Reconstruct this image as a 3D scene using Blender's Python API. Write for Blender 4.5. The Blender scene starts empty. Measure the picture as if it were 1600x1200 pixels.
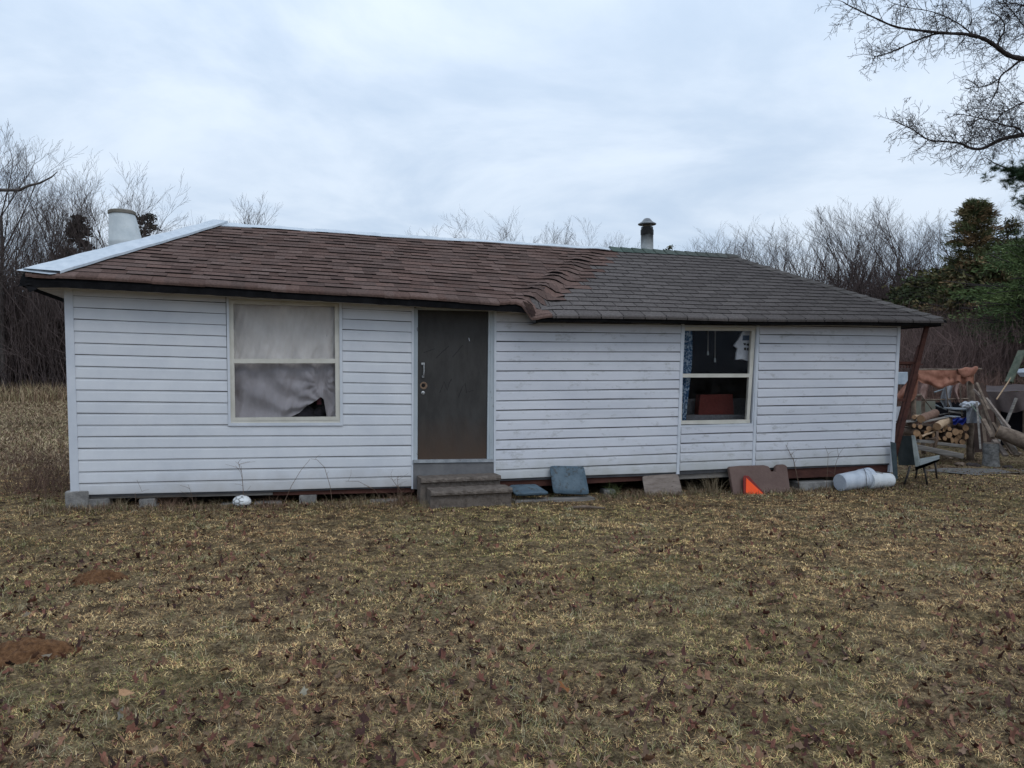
import bpy, math, random
import numpy as np
from mathutils import Vector, Matrix
SC = bpy.context.scene
COL = SC.collection
R = math.radians
random.seed(7)
RG = np.random.default_rng(11)

# ------------------------------------------------------------------ camera, sky, sun, exposure
F = 1200.0; CAMZ = 1.62; PT = math.atan(12/F)
cd = bpy.data.cameras.new('camera'); cam = bpy.data.objects.new('camera', cd); COL.objects.link(cam)
cam.location = (0, 0, CAMZ); cam.rotation_euler = (R(90)-PT, 0, 0)
cd.sensor_width = 36; cd.lens = 27; cd.clip_start = .05; cd.clip_end = 3000
SC.camera = cam
SC.render.resolution_x = 1024; SC.render.resolution_y = 768
SC.view_settings.view_transform = 'Standard'; SC.view_settings.look = 'None'
SC.view_settings.exposure = 0.22; SC.view_settings.gamma = 1.0
SUN_EL, SUN_AZ = 48.0, 150.0       # azimuth of travel: light from behind and right of the camera

w = bpy.data.worlds.new('World'); SC.world = w; w.use_nodes = True
nt = w.node_tree; N = nt.nodes; L = nt.links; N.clear()
out = N.new('ShaderNodeOutputWorld')
sky = N.new('ShaderNodeTexSky'); sky.sky_type = 'NISHITA'; sky.sun_disc = False
sky.sun_elevation = R(SUN_EL); sky.sun_rotation = R(SUN_AZ)
bsky = N.new('ShaderNodeBackground'); bsky.inputs[1].default_value = .07
L.new(sky.outputs[0], bsky.inputs[0])
tc = N.new('ShaderNodeTexCoord'); sep = N.new('ShaderNodeSeparateXYZ'); L.new(tc.outputs['Generated'], sep.inputs[0])
# cloud deck: project the view direction on a flat layer overhead
zc = N.new('ShaderNodeMath'); zc.operation = 'ADD'; zc.inputs[1].default_value = .16; L.new(sep.outputs[2], zc.inputs[0])
zm = N.new('ShaderNodeMath'); zm.operation = 'MAXIMUM'; zm.inputs[1].default_value = .05; L.new(zc.outputs[0], zm.inputs[0])
dx = N.new('ShaderNodeMath'); dx.operation = 'DIVIDE'; L.new(sep.outputs[0], dx.inputs[0]); L.new(zm.outputs[0], dx.inputs[1])
dy = N.new('ShaderNodeMath'); dy.operation = 'DIVIDE'; L.new(sep.outputs[1], dy.inputs[0]); L.new(zm.outputs[0], dy.inputs[1])
cb = N.new('ShaderNodeCombineXYZ'); L.new(dx.outputs[0], cb.inputs[0]); L.new(dy.outputs[0], cb.inputs[1])
n1 = N.new('ShaderNodeTexNoise'); n1.inputs['Scale'].default_value = 1.25; n1.inputs['Detail'].default_value = 8; n1.inputs['Roughness'].default_value = .56; n1.inputs['Distortion'].default_value = .35
L.new(cb.outputs[0], n1.inputs['Vector'])
cr = N.new('ShaderNodeValToRGB'); cr.color_ramp.interpolation = 'EASE'
cr.color_ramp.elements[0].position = .35; cr.color_ramp.elements[0].color = (.52, .635, .79, 1)
cr.color_ramp.elements[1].position = .66; cr.color_ramp.elements[1].color = (.715, .81, .93, 1)
L.new(n1.outputs[0], cr.inputs[0])
el = N.new('ShaderNodeMapRange'); el.inputs['From Min'].default_value = 0; el.inputs['From Max'].default_value = .5
el.inputs['To Min'].default_value = .86; el.inputs['To Max'].default_value = 1.18
L.new(sep.outputs[2], el.inputs[0])
vm = N.new('ShaderNodeVectorMath'); vm.operation = 'SCALE'; L.new(cr.outputs[0], vm.inputs[0]); L.new(el.outputs[0], vm.inputs['Scale'])
bcl = N.new('ShaderNodeBackground'); bcl.inputs[1].default_value = 1.0; L.new(vm.outputs[0], bcl.inputs[0])
mx = N.new('ShaderNodeMixShader'); mx.inputs[0].default_value = .9
L.new(bsky.outputs[0], mx.inputs[1]); L.new(bcl.outputs[0], mx.inputs[2]); L.new(mx.outputs[0], out.inputs[0])

sl = bpy.data.lights.new('sun', 'SUN'); sl.energy = .5; sl.angle = R(25); sl.color = (1, .97, .92)
sun = bpy.data.objects.new('sun', sl); COL.objects.link(sun)
sun.rotation_euler = (R(90-SUN_EL), 0, R(180-SUN_AZ))

# ------------------------------------------------------------------ helpers
def ray(px, py):
    a = (px-800)/F; b = (600-py)/F
    c, s = math.cos(PT), math.sin(PT)
    return Vector((a, c+b*s, -s+b*c))
def at(px, py, Y):
    "point of the place that is Y metres ahead"
    r = ray(px, py); k = Y/r.y
    return Vector((r.x*k, Y, CAMZ+r.z*k))
# the house frame: u runs along the front wall, d outwards to the yard, z up
HC = Vector((-5.21, 9.04, 0)); HA = math.atan2(.2857, .958)
HU = Vector((math.cos(HA), math.sin(HA), 0)); HN = Vector((-math.sin(HA), math.cos(HA), 0))
def H(u, d, z): return HC + HU*u - HN*d + Vector((0, 0, z))
def UZ(px, py, d=0.0):
    r = ray(px, py); o = HC - HN*d
    k = o.dot(HN)/r.dot(HN)          # ray starts at camera xy = 0
    p = r*k
    return (p - o).dot(HU), CAMZ + p.z
def HP(px, py, d=0.0, dd=None):
    u, z = UZ(px, py, d); return H(u, d if dd is None else dd, z)

ORG = {}
def setp(o, label=None, cat=None, group=None, kind=None):
    if label: o['label'] = label
    if cat: o['category'] = cat
    if group: o['group'] = group
    if kind: o['kind'] = kind
    return o
def thing(name, label, cat, loc, group=None):
    o = bpy.data.objects.new(name, None); COL.objects.link(o); o.empty_display_size = .1
    o.location = loc; ORG[o.name] = Vector(loc)
    return setp(o, label, cat, group)
def link(name, me, m, parent=None, org=None, smooth=False):
    o = bpy.data.objects.new(name, me); COL.objects.link(o)
    if m: me.materials.append(m)
    if parent is not None:
        o.parent = parent; ORG[o.name] = ORG[parent.name]
    else:
        o.location = org if org is not None else (0, 0, 0); ORG[o.name] = Vector(o.location)
    return o
def np_mesh(name, V, faces, col=None, org=(0, 0, 0), smooth=False):
    me = bpy.data.meshes.new(name)
    V = np.asarray(V, dtype=np.float64) - np.array(org, dtype=np.float64)
    me.vertices.add(len(V)); me.vertices.foreach_set('co', V.astype(np.float32).ravel())
    nl = sum(f.size for f in faces); npg = sum(len(f) for f in faces)
    me.loops.add(nl); me.polygons.add(npg)
    me.loops.foreach_set('vertex_index', np.concatenate([f.ravel() for f in faces]).astype(np.int32))
    tot = np.concatenate([np.full(len(f), f.shape[1]) for f in faces]).astype(np.int32)
    st = np.concatenate([[0], np.cumsum(tot)[:-1]]).astype(np.int32)
    me.polygons.foreach_set('loop_start', st); me.polygons.foreach_set('loop_total', tot)
    if smooth: me.polygons.foreach_set('use_smooth', np.ones(npg, dtype=bool))
    me.update(calc_edges=True)
    if col is not None:
        a = me.color_attributes.new('Col', 'FLOAT_COLOR', 'POINT')
        c = np.ones((len(V), 4), dtype=np.float32); c[:, :3] = col
        a.data.foreach_set('color', c.ravel())
    return me
class MB:
    def __init__(s): s.v = []; s.f = []; s.c = []; s.cur = (1, 1, 1)
    def add(s, vs, fs):
        o = len(s.v); s.v += [tuple(v) for v in vs]; s.f += [tuple(i+o for i in f) for f in fs]; s.c += [s.cur]*len(vs); return s
    def prism(s, front, back):
        n = len(front)
        return s.add(list(front)+list(back), [tuple(range(n)), tuple(range(2*n-1, n-1, -1))] + [(i, i+n, (i+1) % n+n, (i+1) % n) for i in range(n)])
    def box(s, c, size, rot=None, bev=0):
        x, y, z = [k/2 for k in size]; M = rot.to_matrix() if hasattr(rot, 'to_matrix') else (rot or Matrix.Identity(3))
        c = Vector(c)
        if not bev:
            vs = [c+M@Vector(p) for p in ((-x,-y,-z),(x,-y,-z),(x,y,-z),(-x,y,-z),(-x,-y,z),(x,-y,z),(x,y,z),(-x,y,z))]
            return s.add(vs, [(0,3,2,1),(4,5,6,7),(0,1,5,4),(1,2,6,5),(2,3,7,6),(3,0,4,7)])
        b = min(bev, x*.9, y*.9, z*.9); vs = []; idx = {}
        for sx in (-1,1):
            for sy in (-1,1):
                for sz in (-1,1):
                    for ax in range(3):
                        p = [sx*(x-b), sy*(y-b), sz*(z-b)]; e = (x, y, z); sg = (sx, sy, sz); p[ax] = sg[ax]*e[ax]
                        idx[(sx,sy,sz,ax)] = len(vs); vs.append(c+M@Vector(p))
        fs = []
        q = [(-1,-1),(1,-1),(1,1),(-1,1)]
        for ax in range(3):
            o = [k for k in range(3) if k != ax]
            for sg in (-1,1):
                f = []
                for a, bb in q:
                    k = [0,0,0]; k[ax] = sg; k[o[0]] = a; k[o[1]] = bb; f.append(idx[(k[0],k[1],k[2],ax)])
                fs.append(tuple(f))
            for a, bb in q:                     # edges along axis ax
                k = [0,0,0]; k[o[0]] = a; k[o[1]] = bb
                k1 = k[:]; k1[ax] = -1; k2 = k[:]; k2[ax] = 1
                fs.append((idx[(*k1,o[0])], idx[(*k2,o[0])], idx[(*k2,o[1])], idx[(*k1,o[1])]))
        for sx in (-1,1):
            for sy in (-1,1):
                for sz in (-1,1): fs.append(tuple(idx[(sx,sy,sz,a)] for a in range(3)))
        return s.add(vs, fs)
    def bar(s, a, b, wd, ht, up=(0,0,1)):
        a, b = Vector(a), Vector(b); d = (b-a); l = d.length; d.normalize()
        x = d.cross(Vector(up));
        if x.length < 1e-4: x = d.cross(Vector((1,0,0)))
        x.normalize(); y = x.cross(d)
        M = Matrix((x, d, y)).transposed()
        return s.box((a+b)/2, (wd, l, ht), M, bev=min(wd, ht)*.08)
    def tube(s, pts, rad, n=8, caps=True):
        pts = [Vector(p) for p in pts]; m = len(pts)
        if not hasattr(rad, '__len__'): rad = [rad]*m
        vs = []; px = None
        for i, p in enumerate(pts):
            d = (pts[min(i+1, m-1)]-pts[max(i-1, 0)]).normalized()
            if px is None: px = d.orthogonal().normalized()
            px = (px-d*px.dot(d)).normalized(); py = d.cross(px)
            for k in range(n):
                t = 2*math.pi*k/n; vs.append(p+(px*math.cos(t)+py*math.sin(t))*rad[i])
        fs = [(i*n+k, i*n+(k+1) % n, (i+1)*n+(k+1) % n, (i+1)*n+k) for i in range(m-1) for k in range(n)]
        if caps: fs += [tuple(range(n-1, -1, -1)), tuple((m-1)*n+k for k in range(n))]
        return s.add(vs, fs)
    def lathe(s, c, prof, axis=(0,0,1), n=24, sx=1):
        ax = Vector(axis).normalized(); a = ax.orthogonal().normalized(); b = ax.cross(a); c = Vector(c); vs = []
        for h, r in prof:
            for k in range(n):
                t = 2*math.pi*k/n; vs.append(c+ax*h+(a*math.cos(t)+b*math.sin(t)*sx)*r)
        m = len(prof)
        fs = [(i*n+k, i*n+(k+1) % n, (i+1)*n+(k+1) % n, (i+1)*n+k) for i in range(m-1) for k in range(n)]
        fs += [tuple(range(n-1, -1, -1)), tuple((m-1)*n+k for k in range(n))]
        return s.add(vs, fs)
    def wall(s, px, d0, d1, ref=None):
        "polygon given on the photo's picture of the wall, extruded between two offsets from the wall plane"
        uz = [UZ(x, y, d1 if ref is None else ref) for x, y in px]
        return s.prism([H(u, d1, z) for u, z in uz], [H(u, d0, z) for u, z in uz])
    def frame(s, o, i, d0, d1):
        n = len(o)
        for k in range(n):
            j = (k+1) % n; s.wall([o[k], o[j], i[j], i[k]], d0, d1)
        return s
    def grid(s, fn, nu, nv):
        o = [[fn(i/nu, j/nv) for i in range(nu+1)] for j in range(nv+1)]
        vs = [p for r_ in o for p in r_]
        return s.add(vs, [(j*(nu+1)+i, j*(nu+1)+i+1, (j+1)*(nu+1)+i+1, (j+1)*(nu+1)+i) for j in range(nv) for i in range(nu)])
    def mesh(s, name, org, smooth, fix=True):
        me = bpy.data.meshes.new(name)
        me.from_pydata([(v[0]-org[0], v[1]-org[1], v[2]-org[2]) for v in s.v], [], s.f)
        if fix:
            import bmesh
            bm = bmesh.new(); bm.from_mesh(me); bmesh.ops.recalc_face_normals(bm, faces=bm.faces); bm.to_mesh(me); bm.free()
        a = me.color_attributes.new('Col', 'FLOAT_COLOR', 'POINT')
        a.data.foreach_set('color', np.array([(*c, 1) for c in s.c], dtype=np.float32).ravel())
        if smooth:
            for p in me.polygons: p.use_smooth = True
            if smooth == 'auto':
                me.set_sharp_from_angle(angle=R(35))
        me.update(); return me
    def part(s, name, m, parent, label=None, smooth=False, fix=True):
        o = link(name, s.mesh(name, ORG[parent.name], smooth, fix), m, parent); return setp(o, label)
    def solo(s, name, m, label, cat, org, group=None, kind=None, smooth=False, fix=True):
        o = link(name, s.mesh(name, org, smooth, fix), m, None, org); return setp(o, label, cat, group, kind)

# value noise for numpy arrays
_lat = RG.random((256, 256))
def vn(x, y, sc, seed=0):
    x = np.asarray(x, float)*sc+seed*17.3; y = np.asarray(y, float)*sc+seed*31.7
    xi = np.floor(x).astype(int); yi = np.floor(y).astype(int); fx = x-xi; fy = y-yi
    fx = fx*fx*(3-2*fx); fy = fy*fy*(3-2*fy)
    g = lambda i, j: _lat[i % 256, j % 256]
    return (g(xi, yi)*(1-fx)+g(xi+1, yi)*fx)*(1-fy)+(g(xi, yi+1)*(1-fx)+g(xi+1, yi+1)*fx)*fy

def segmesh(P0, P1, R0, R1, k=3):
    P0 = np.asarray(P0, float); P1 = np.asarray(P1, float); R0 = np.asarray(R0, float); R1 = np.asarray(R1, float)
    d = P1-P0; d /= np.linalg.norm(d, axis=1)[:, None]+1e-9
    ref = np.where(np.abs(d[:, 2:3]) > .9, np.array([[1., 0, 0]]), np.array([[0, 0, 1.]]))
    a = np.cross(d, ref); a /= np.linalg.norm(a, axis=1)[:, None]; b = np.cross(d, a)
    n = len(P0); V = np.zeros((n, 2, k, 3))
    for i in range(k):
        t = 2*math.pi*i/k; o = a*math.cos(t)+b*math.sin(t)
        V[:, 0, i] = P0+o*R0[:, None]; V[:, 1, i] = P1+o*R1[:, None]
    base = (np.arange(n)*2*k)[:, None]
    fs = np.concatenate([base+np.array([[i, (i+1) % k, k+(i+1) % k, k+i]]) for i in range(k)])
    return V.reshape(-1, 3), fs

# ------------------------------------------------------------------ materials
def mat(name, c1, c2=None, scale=6, rough=.85, bump=.15, bscale=None, attr=False, stretch=(1, 1, 1), detail=6, lo=.35, hi=.65,
        metal=0, spots=None, spot_scale=8, spot_lo=.62, spot_hi=.7, spec=.3, coat=0, dist=.02):
    m = bpy.data.materials.new(name); m.use_nodes = True; nt = m.node_tree; N = nt.nodes; L = nt.links
    b = N['Principled BSDF']; b.inputs['Roughness'].default_value = rough; b.inputs['Metallic'].default_value = metal
    b.inputs['Specular IOR Level'].default_value = spec
    tc = N.new('ShaderNodeTexCoord'); mp = N.new('ShaderNodeMapping'); mp.inputs['Scale'].default_value = stretch
    L.new(tc.outputs['Object'], mp.inputs[0])
    n = N.new('ShaderNodeTexNoise'); n.inputs['Scale'].default_value = scale; n.inputs['Detail'].default_value = detail; n.inputs['Roughness'].default_value = .65
    L.new(mp.outputs[0], n.inputs['Vector'])
    r = N.new('ShaderNodeValToRGB'); r.color_ramp.elements[0].position = lo; r.color_ramp.elements[1].position = hi
    r.color_ramp.elements[0].color = (*c1, 1); r.color_ramp.elements[1].color = (*(c2 or c1), 1)
    L.new(n.outputs[0], r.inputs[0]); cur = r.outputs[0]
    if spots:
        n3 = N.new('ShaderNodeTexNoise'); n3.inputs['Scale'].default_value = spot_scale; n3.inputs['Detail'].default_value = 8; n3.inputs['Roughness'].default_value = .75
        L.new(mp.outputs[0], n3.inputs['Vector'])
        mr = N.new('ShaderNodeMapRange'); mr.inputs[1].default_value = spot_lo; mr.inputs[2].default_value = spot_hi; L.new(n3.outputs[0], mr.inputs[0])
        mxn = N.new('ShaderNodeMix'); mxn.data_type = 'RGBA'; L.new(mr.outputs[0], mxn.inputs[0]); L.new(cur, mxn.inputs[6]); mxn.inputs[7].default_value = (*spots, 1); cur = mxn.outputs[2]
    if attr:
        a = N.new('ShaderNodeAttribute'); a.attribute_name = 'Col'
        mu = N.new('ShaderNodeMix'); mu.data_type = 'RGBA'; mu.blend_type = 'MULTIPLY'; mu.inputs[0].default_value = 1
        L.new(cur, mu.inputs[6]); L.new(a.outputs[0], mu.inputs[7]); cur = mu.outputs[2]
    L.new(cur, b.inputs['Base Color'])
    if bump:
        n2 = N.new('ShaderNodeTexNoise'); n2.inputs['Scale'].default_value = bscale or scale*6; n2.inputs['Detail'].default_value = 5
        L.new(mp.outputs[0], n2.inputs['Vector'])
        bp = N.new('ShaderNodeBump'); bp.inputs['Strength'].default_value = bump; bp.inputs['Distance'].default_value = dist
        L.new(n2.outputs[0], bp.inputs['Height']); L.new(bp.outputs[0], b.inputs['Normal'])
    m['_c'] = 1
    return m
def out_color(m):
    nt = m.node_tree; b = nt.nodes['Principled BSDF']; l = b.inputs['Base Color'].links[0]; return nt, b, l.from_socket
def band(m, axis, a, b_, color, noise=.0, nscale=4, strength=1.0, stretch=(1, 1, 1)):
    "stain that follows an object axis between a (none) and b_ (full), with a ragged edge"
    nt, b, src = out_color(m); N = nt.nodes; L = nt.links
    tc = N.new('ShaderNodeTexCoord'); sp = N.new('ShaderNodeSeparateXYZ'); L.new(tc.outputs['Object'], sp.inputs[0])
    mp = N.new('ShaderNodeMapping'); mp.inputs['Scale'].default_value = stretch; L.new(tc.outputs['Object'], mp.inputs[0])
    n = N.new('ShaderNodeTexNoise'); n.inputs['Scale'].default_value = nscale; n.inputs['Detail'].default_value = 6; L.new(mp.outputs[0], n.inputs['Vector'])
    ma = N.new('ShaderNodeMath'); ma.operation = 'MULTIPLY_ADD'; ma.inputs[1].default_value = noise; L.new(n.outputs[0], ma.inputs[0]); L.new(sp.outputs[axis], ma.inputs[2])
    mr = N.new('ShaderNodeMapRange'); mr.inputs[1].default_value = a+noise*.5; mr.inputs[2].default_value = b_+noise*.5; mr.inputs[4].default_value = strength
    L.new(ma.outputs[0], mr.inputs[0])
    mx = N.new('ShaderNodeMix'); mx.data_type = 'RGBA'; L.new(mr.outputs[0], mx.inputs[0]); L.new(src, mx.inputs[6]); mx.inputs[7].default_value = (*color, 1)
    L.new(mx.outputs[2], b.inputs['Base Color'])

M_side = mat('siding_white', (.57, .595, .64), (.66, .68, .715), scale=1.6, rough=.5, bump=.06, bscale=30, spots=(.42, .42, .42), spot_scale=9, spot_lo=.66, spot_hi=.8, attr=True)
M_side2 = mat('siding_mildewed', (.56, .58, .635), (.65, .665, .715), scale=1.3, rough=.55, bump=.06, bscale=30, spots=(.28, .28, .27), spot_scale=7, spot_lo=.555, spot_hi=.78, stretch=(.6, .6, 1.3), attr=True)
M_trim = mat('trim_white', (.54, .575, .63), (.63, .66, .71), scale=3, rough=.5, bump=.05, spots=(.3, .29, .28), spot_scale=12, spot_lo=.66, spot_hi=.74)
M_cream = mat('frame_cream', (.52, .50, .44), (.62, .60, .54), scale=5, rough=.5, bump=.05, spots=(.3, .25, .2), spot_scale=16, spot_lo=.66, spot_hi=.74)
band(M_side, 2, .22, -.06, (.34, .31, .27), .30, 5, .55, (1, 1, 1)); band(M_side2, 2, .35, -.06, (.33, .33, .27), .40, 5, .6, (1, 1, 1))
M_beige = mat('soffit_board', (.36, .33, .30), (.46, .43, .39), scale=3, rough=.8)
M_gap = mat('sheathing_dark', (.05, .05, .055), (.08, .08, .085), scale=5, rough=.9)
M_jamb = mat('jamb_peeling', (.34, .39, .43), (.45, .49, .52), scale=3, rough=.7, spots=(.07, .06, .06), spot_scale=14, spot_lo=.62, spot_hi=.66, stretch=(1, 1, .35))
M_shB = mat('shingles_brown', (.62, .62, .62), (1, 1, 1), scale=34, rough=.95, bump=.5, bscale=160, attr=True, spec=.05, dist=.01)
M_tar = mat('tar_paper', (.007, .007, .008), (.016, .016, .018), scale=7, rough=.85, spec=.08, bump=.4, bscale=12)
M_metal = mat('ridge_aluminium', (.44, .50, .56), (.58, .63, .68), scale=8, rough=.45, bump=.2, bscale=14, metal=.0, spec=.6, spots=(.36, .38, .40), spot_scale=11, spot_lo=.6, spot_hi=.75)
M_vent = mat('vent_white', (.46, .51, .53), (.58, .62, .63), scale=5, rough=.6, spots=(.4, .42, .38), spot_scale=9, spot_lo=.58, spot_hi=.75)
M_galv = mat('galvanised', (.13, .14, .15), (.26, .27, .28), scale=9, rough=.45, metal=.5, spots=(.2, .12, .07), spot_scale=12, spot_lo=.62, spot_hi=.72)
M_beam = mat('beam_redbrown', (.052, .020, .016), (.095, .038, .028), scale=4, rough=.85, stretch=(1, 1, 3), spots=(.04, .03, .03), spot_scale=9)
M_grey = mat('weathered_wood', (.12, .11, .10), (.27, .25, .23), scale=4, rough=.9, stretch=(.5, .5, 6), bump=.4, spots=(.05, .045, .04), spot_scale=10, spot_lo=.6, spot_hi=.72)
M_wood2 = mat('old_pole_wood', (.09, .065, .05), (.22, .17, .13), scale=10, rough=.9, bump=.4)
M_conc = mat('concrete', (.15, .145, .14), (.29, .28, .265), scale=9, rough=.95, bump=.5, bscale=60, spots=(.06, .06, .05), spot_scale=6, spot_lo=.58, spot_hi=.72)
M_step = mat('step_worn', (.105, .085, .072), (.22, .185, .158), scale=14, rough=.98, bump=.7, bscale=90, spots=(.055, .045, .04), spot_scale=7, spot_lo=.56, spot_hi=.74)
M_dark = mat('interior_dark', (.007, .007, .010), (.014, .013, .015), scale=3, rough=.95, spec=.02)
M_iron = mat('iron_dark', (.03, .03, .032), (.07, .06, .055), scale=20, rough=.5, metal=.6)
M_rust = mat('rust', (.09, .035, .015), (.16, .07, .035), scale=30, rough=.9)
M_steel = mat('steel_worn', (.35, .36, .37), (.5, .5, .5), scale=30, rough=.4, metal=.7)
M_bark = mat('bark_grey', (.050, .042, .040), (.12, .105, .098), scale=12, rough=.95, bump=.4, stretch=(1, 1, .3))
M_twig = mat('twigs', (.052, .038, .036), (.10, .078, .07), scale=2, rough=.95, bump=0, attr=True)
M_barkn = mat('bark_near', (.022, .018, .018), (.06, .048, .045), scale=30, rough=.95, bump=.5)
M_leaf = mat('needles', (.8, .8, .8), (1, 1, 1), scale=4, rough=.8, bump=0, attr=True, spec=.15)
M_grass = mat('grass_blades', (.85, .85, .85), (1, 1, 1), scale=3, rough=.85, bump=0, attr=True, spec=.12)
M_litter = mat('dead_leaves', (.7, .7, .7), (1, 1, 1), scale=60, rough=.85, bump=.3, attr=True, spec=.2)
M_rope = mat('dry_stem', (.10, .065, .045), (.20, .14, .10), scale=20, rough=.9, bump=0)

def glass(name, tint=(.95, .95, .95), spec=.35, alpha=.12):
    m = bpy.data.materials.new(name); m.use_nodes = True; nt = m.node_tree; N = nt.nodes; L = nt.links
    N.remove(N['Principled BSDF']); o = N['Material Output']
    t = N.new('ShaderNodeBsdfTransparent'); t.inputs[0].default_value = (*tint, 1)
    g = N.new('ShaderNodeBsdfGlossy'); g.inputs[0].default_value = (.55, .6, .7, 1); g.inputs['Roughness'].default_value = .03
    lw = N.new('ShaderNodeLayerWeight'); lw.inputs[0].default_value = .5
    pw = N.new('ShaderNodeMath'); pw.operation = 'POWER'; pw.inputs[1].default_value = 5; L.new(lw.outputs['Facing'], pw.inputs[0])
    fr = N.new('ShaderNodeMath'); fr.operation = 'MULTIPLY_ADD'; fr.inputs[1].default_value = .6; fr.inputs[2].default_value = spec*.02; L.new(pw.outputs[0], fr.inputs[0])
    tc = N.new('ShaderNodeTexCoord'); n = N.new('ShaderNodeTexNoise'); n.inputs['Scale'].default_value = 7; n.inputs['Detail'].default_value = 6; L.new(tc.outputs['Object'], n.inputs['Vector'])
    df = N.new('ShaderNodeBsdfDiffuse'); df.inputs[0].default_value = (.35, .35, .36, 1)
    mr = N.new('ShaderNodeMapRange'); mr.inputs[1].default_value = .4; mr.inputs[2].default_value = .8; mr.inputs[4].default_value = alpha; L.new(n.outputs[0], mr.inputs[0])
    a = N.new('ShaderNodeMixShader'); L.new(fr.outputs[0], a.inputs[0]); L.new(t.outputs[0], a.inputs[1]); L.new(g.outputs[0], a.inputs[2])
    c = N.new('ShaderNodeMixShader'); L.new(mr.outputs[0], c.inputs[0]); L.new(a.outputs[0], c.inputs[1]); L.new(df.outputs[0], c.inputs[2])
    L.new(c.outputs[0], o.inputs[0]); return m
M_glass = glass('window_glass', alpha=.012); M_glassd = glass('window_glass_dusty', (.80, .80, .82), alpha=.03)

# ------------------------------------------------------------------ ground
_cp = [(0,0,0),(-4,2,0),(4,2,0),(-5,6,.02),(0,6,-.02),(5,6,-.05),(-5.3,8.7,.05),(-3,9.2,.0),(-.9,9.7,-.045),(1.5,10.5,-.085),(4,11.3,-.13),(6.2,11.8,-.16),
       (7,13,-.11),(9,17,-.13),(12,18,-.12),(14,24,.1),(-8,12,.06),(-12,16,.1),(-16,23,.15),(-24,34,.55),(-27,40,.95),(-45,50,1.6),(0,18,0),(3,30,.3),(-5,40,.9),(20,40,.9),
       (60,60,1.5),(-90,60,2),(0,100,2),(90,10,0),(-90,0,0),(0,-60,0),(0,14,-.02),(10,11,-.13),(-9,8,.05)]
_cx = np.array([p[0] for p in _cp], float); _cy = np.array([p[1] for p in _cp], float); _cz = np.array([p[2] for p in _cp], float)
_phi = lambda r2: np.sqrt(r2+2.0)
_A = _phi((_cx[:, None]-_cx)**2+(_cy[:, None]-_cy)**2)
_w = np.linalg.solve(_A, _cz-.2)
def gbase(x, y):
    x = np.asarray(x, float); y = np.asarray(y, float); z = np.full(x.shape, .2)
    for i in range(len(_cp)): z = z+_w[i]*_phi((x-_cx[i])**2+(y-_cy[i])**2)
    return z
def gz(x, y):
    x = np.asarray(x, float); y = np.asarray(y, float); z = gbase(x, y)
    return z + (vn(x, y, .9, 1)-.5)*.035 + (vn(x, y, 3.1, 2)-.5)*.024 + (vn(x, y, 8, 3)-.5)*.030
def g1(x, y): return float(gz(np.array([x]), np.array([y]))[0])
def onground(px, Y): 
    x = (px-800)/F*Y; return Vector((x, Y, g1(x, Y)))

def axis(lo, hi, step, far, k=1.18):
    a = list(np.arange(lo, hi, step)); s = step; v = hi
    while v < far: a.append(v); s *= k; v += s
    a.append(far); s = step; v = lo-step; b = []
    while v > -far: b.append(v); s *= k; v -= s
    b.append(-far); return np.array(sorted(b+a))
xs = axis(-9.5, 9.5, .055, 900); ys = axis(2.2, 13, .055, 900)
X, Y = np.meshgrid(xs, ys); Z = gz(X.ravel(), Y.ravel()).reshape(X.shape)
far = np.hypot(X, Y) > 150; Z[far] = 2.0
nx, ny = len(xs), len(ys)
ii = (np.arange(ny-1)[:, None]*nx+np.arange(nx-1)).ravel()
me = np_mesh('ground', np.stack([X.ravel(), Y.ravel(), Z.ravel()], 1), [np.stack([ii, ii+1, ii+nx+1, ii+nx], 1)], smooth=True)
def ground_mat():
    m = mat('thatch', (.050, .034, .022), (.31, .23, .135), scale=34, rough=1, bump=.8, bscale=110, spots=(.034, .021, .016), spot_scale=6, spot_lo=.46, spot_hi=.62, spec=.05)
    nt, b, src = out_color(m); N = nt.nodes; L = nt.links
    tc = N.new('ShaderNodeTexCoord'); n = N.new('ShaderNodeTexNoise'); n.inputs['Scale'].default_value = .9; n.inputs['Detail'].default_value = 5; L.new(tc.outputs['Object'], n.inputs['Vector'])
    mr = N.new('ShaderNodeMapRange'); mr.inputs[1].default_value = .5; mr.inputs[2].default_value = .68; mr.inputs[4].default_value = .4; L.new(n.outputs[0], mr.inputs[0])
    mx = N.new('ShaderNodeMix'); mx.data_type = 'RGBA'; L.new(mr.outputs[0], mx.inputs[0]); L.new(src, mx.inputs[6]); mx.inputs[7].default_value = (.095, .088, .04, 1)
    L.new(mx.outputs[2], b.inputs['Base Color']); return m
link_o = link('ground', me, ground_mat()); setp(link_o, 'matted winter lawn of dead grass and dark soil in front of the house', None, None, 'structure')
del link_o['label']

# worn grey track beside the woodpile
mb = MB()
cl = [(1452, 729, 13.9), (1500, 730, 13.9), (1560, 729, 14.0), (1640, 728, 14.1), (1760, 727, 14.2)]
pp = [at(*c) for c in cl]
vs = []
for i, p in enumerate(pp):
    for s_ in (-1, -.4, .3, 1):
        x = p.x; y = p.y+s_*(.42+.12*math.sin(i*2.1))*(.35 if i == 0 else 1); vs.append((x, y, g1(x, y)+.012))
mb.add(vs, [(i*4+j, i*4+j+1, i*4+j+5, i*4+j+4) for i in range(len(pp)-1) for j in range(3)])
mb.solo('path', mat('packed_gravel', (.075, .07, .066), (.15, .14, .13), scale=16, rough=1, bump=.6), None, None, (0, 0, 0), kind='structure')

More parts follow.
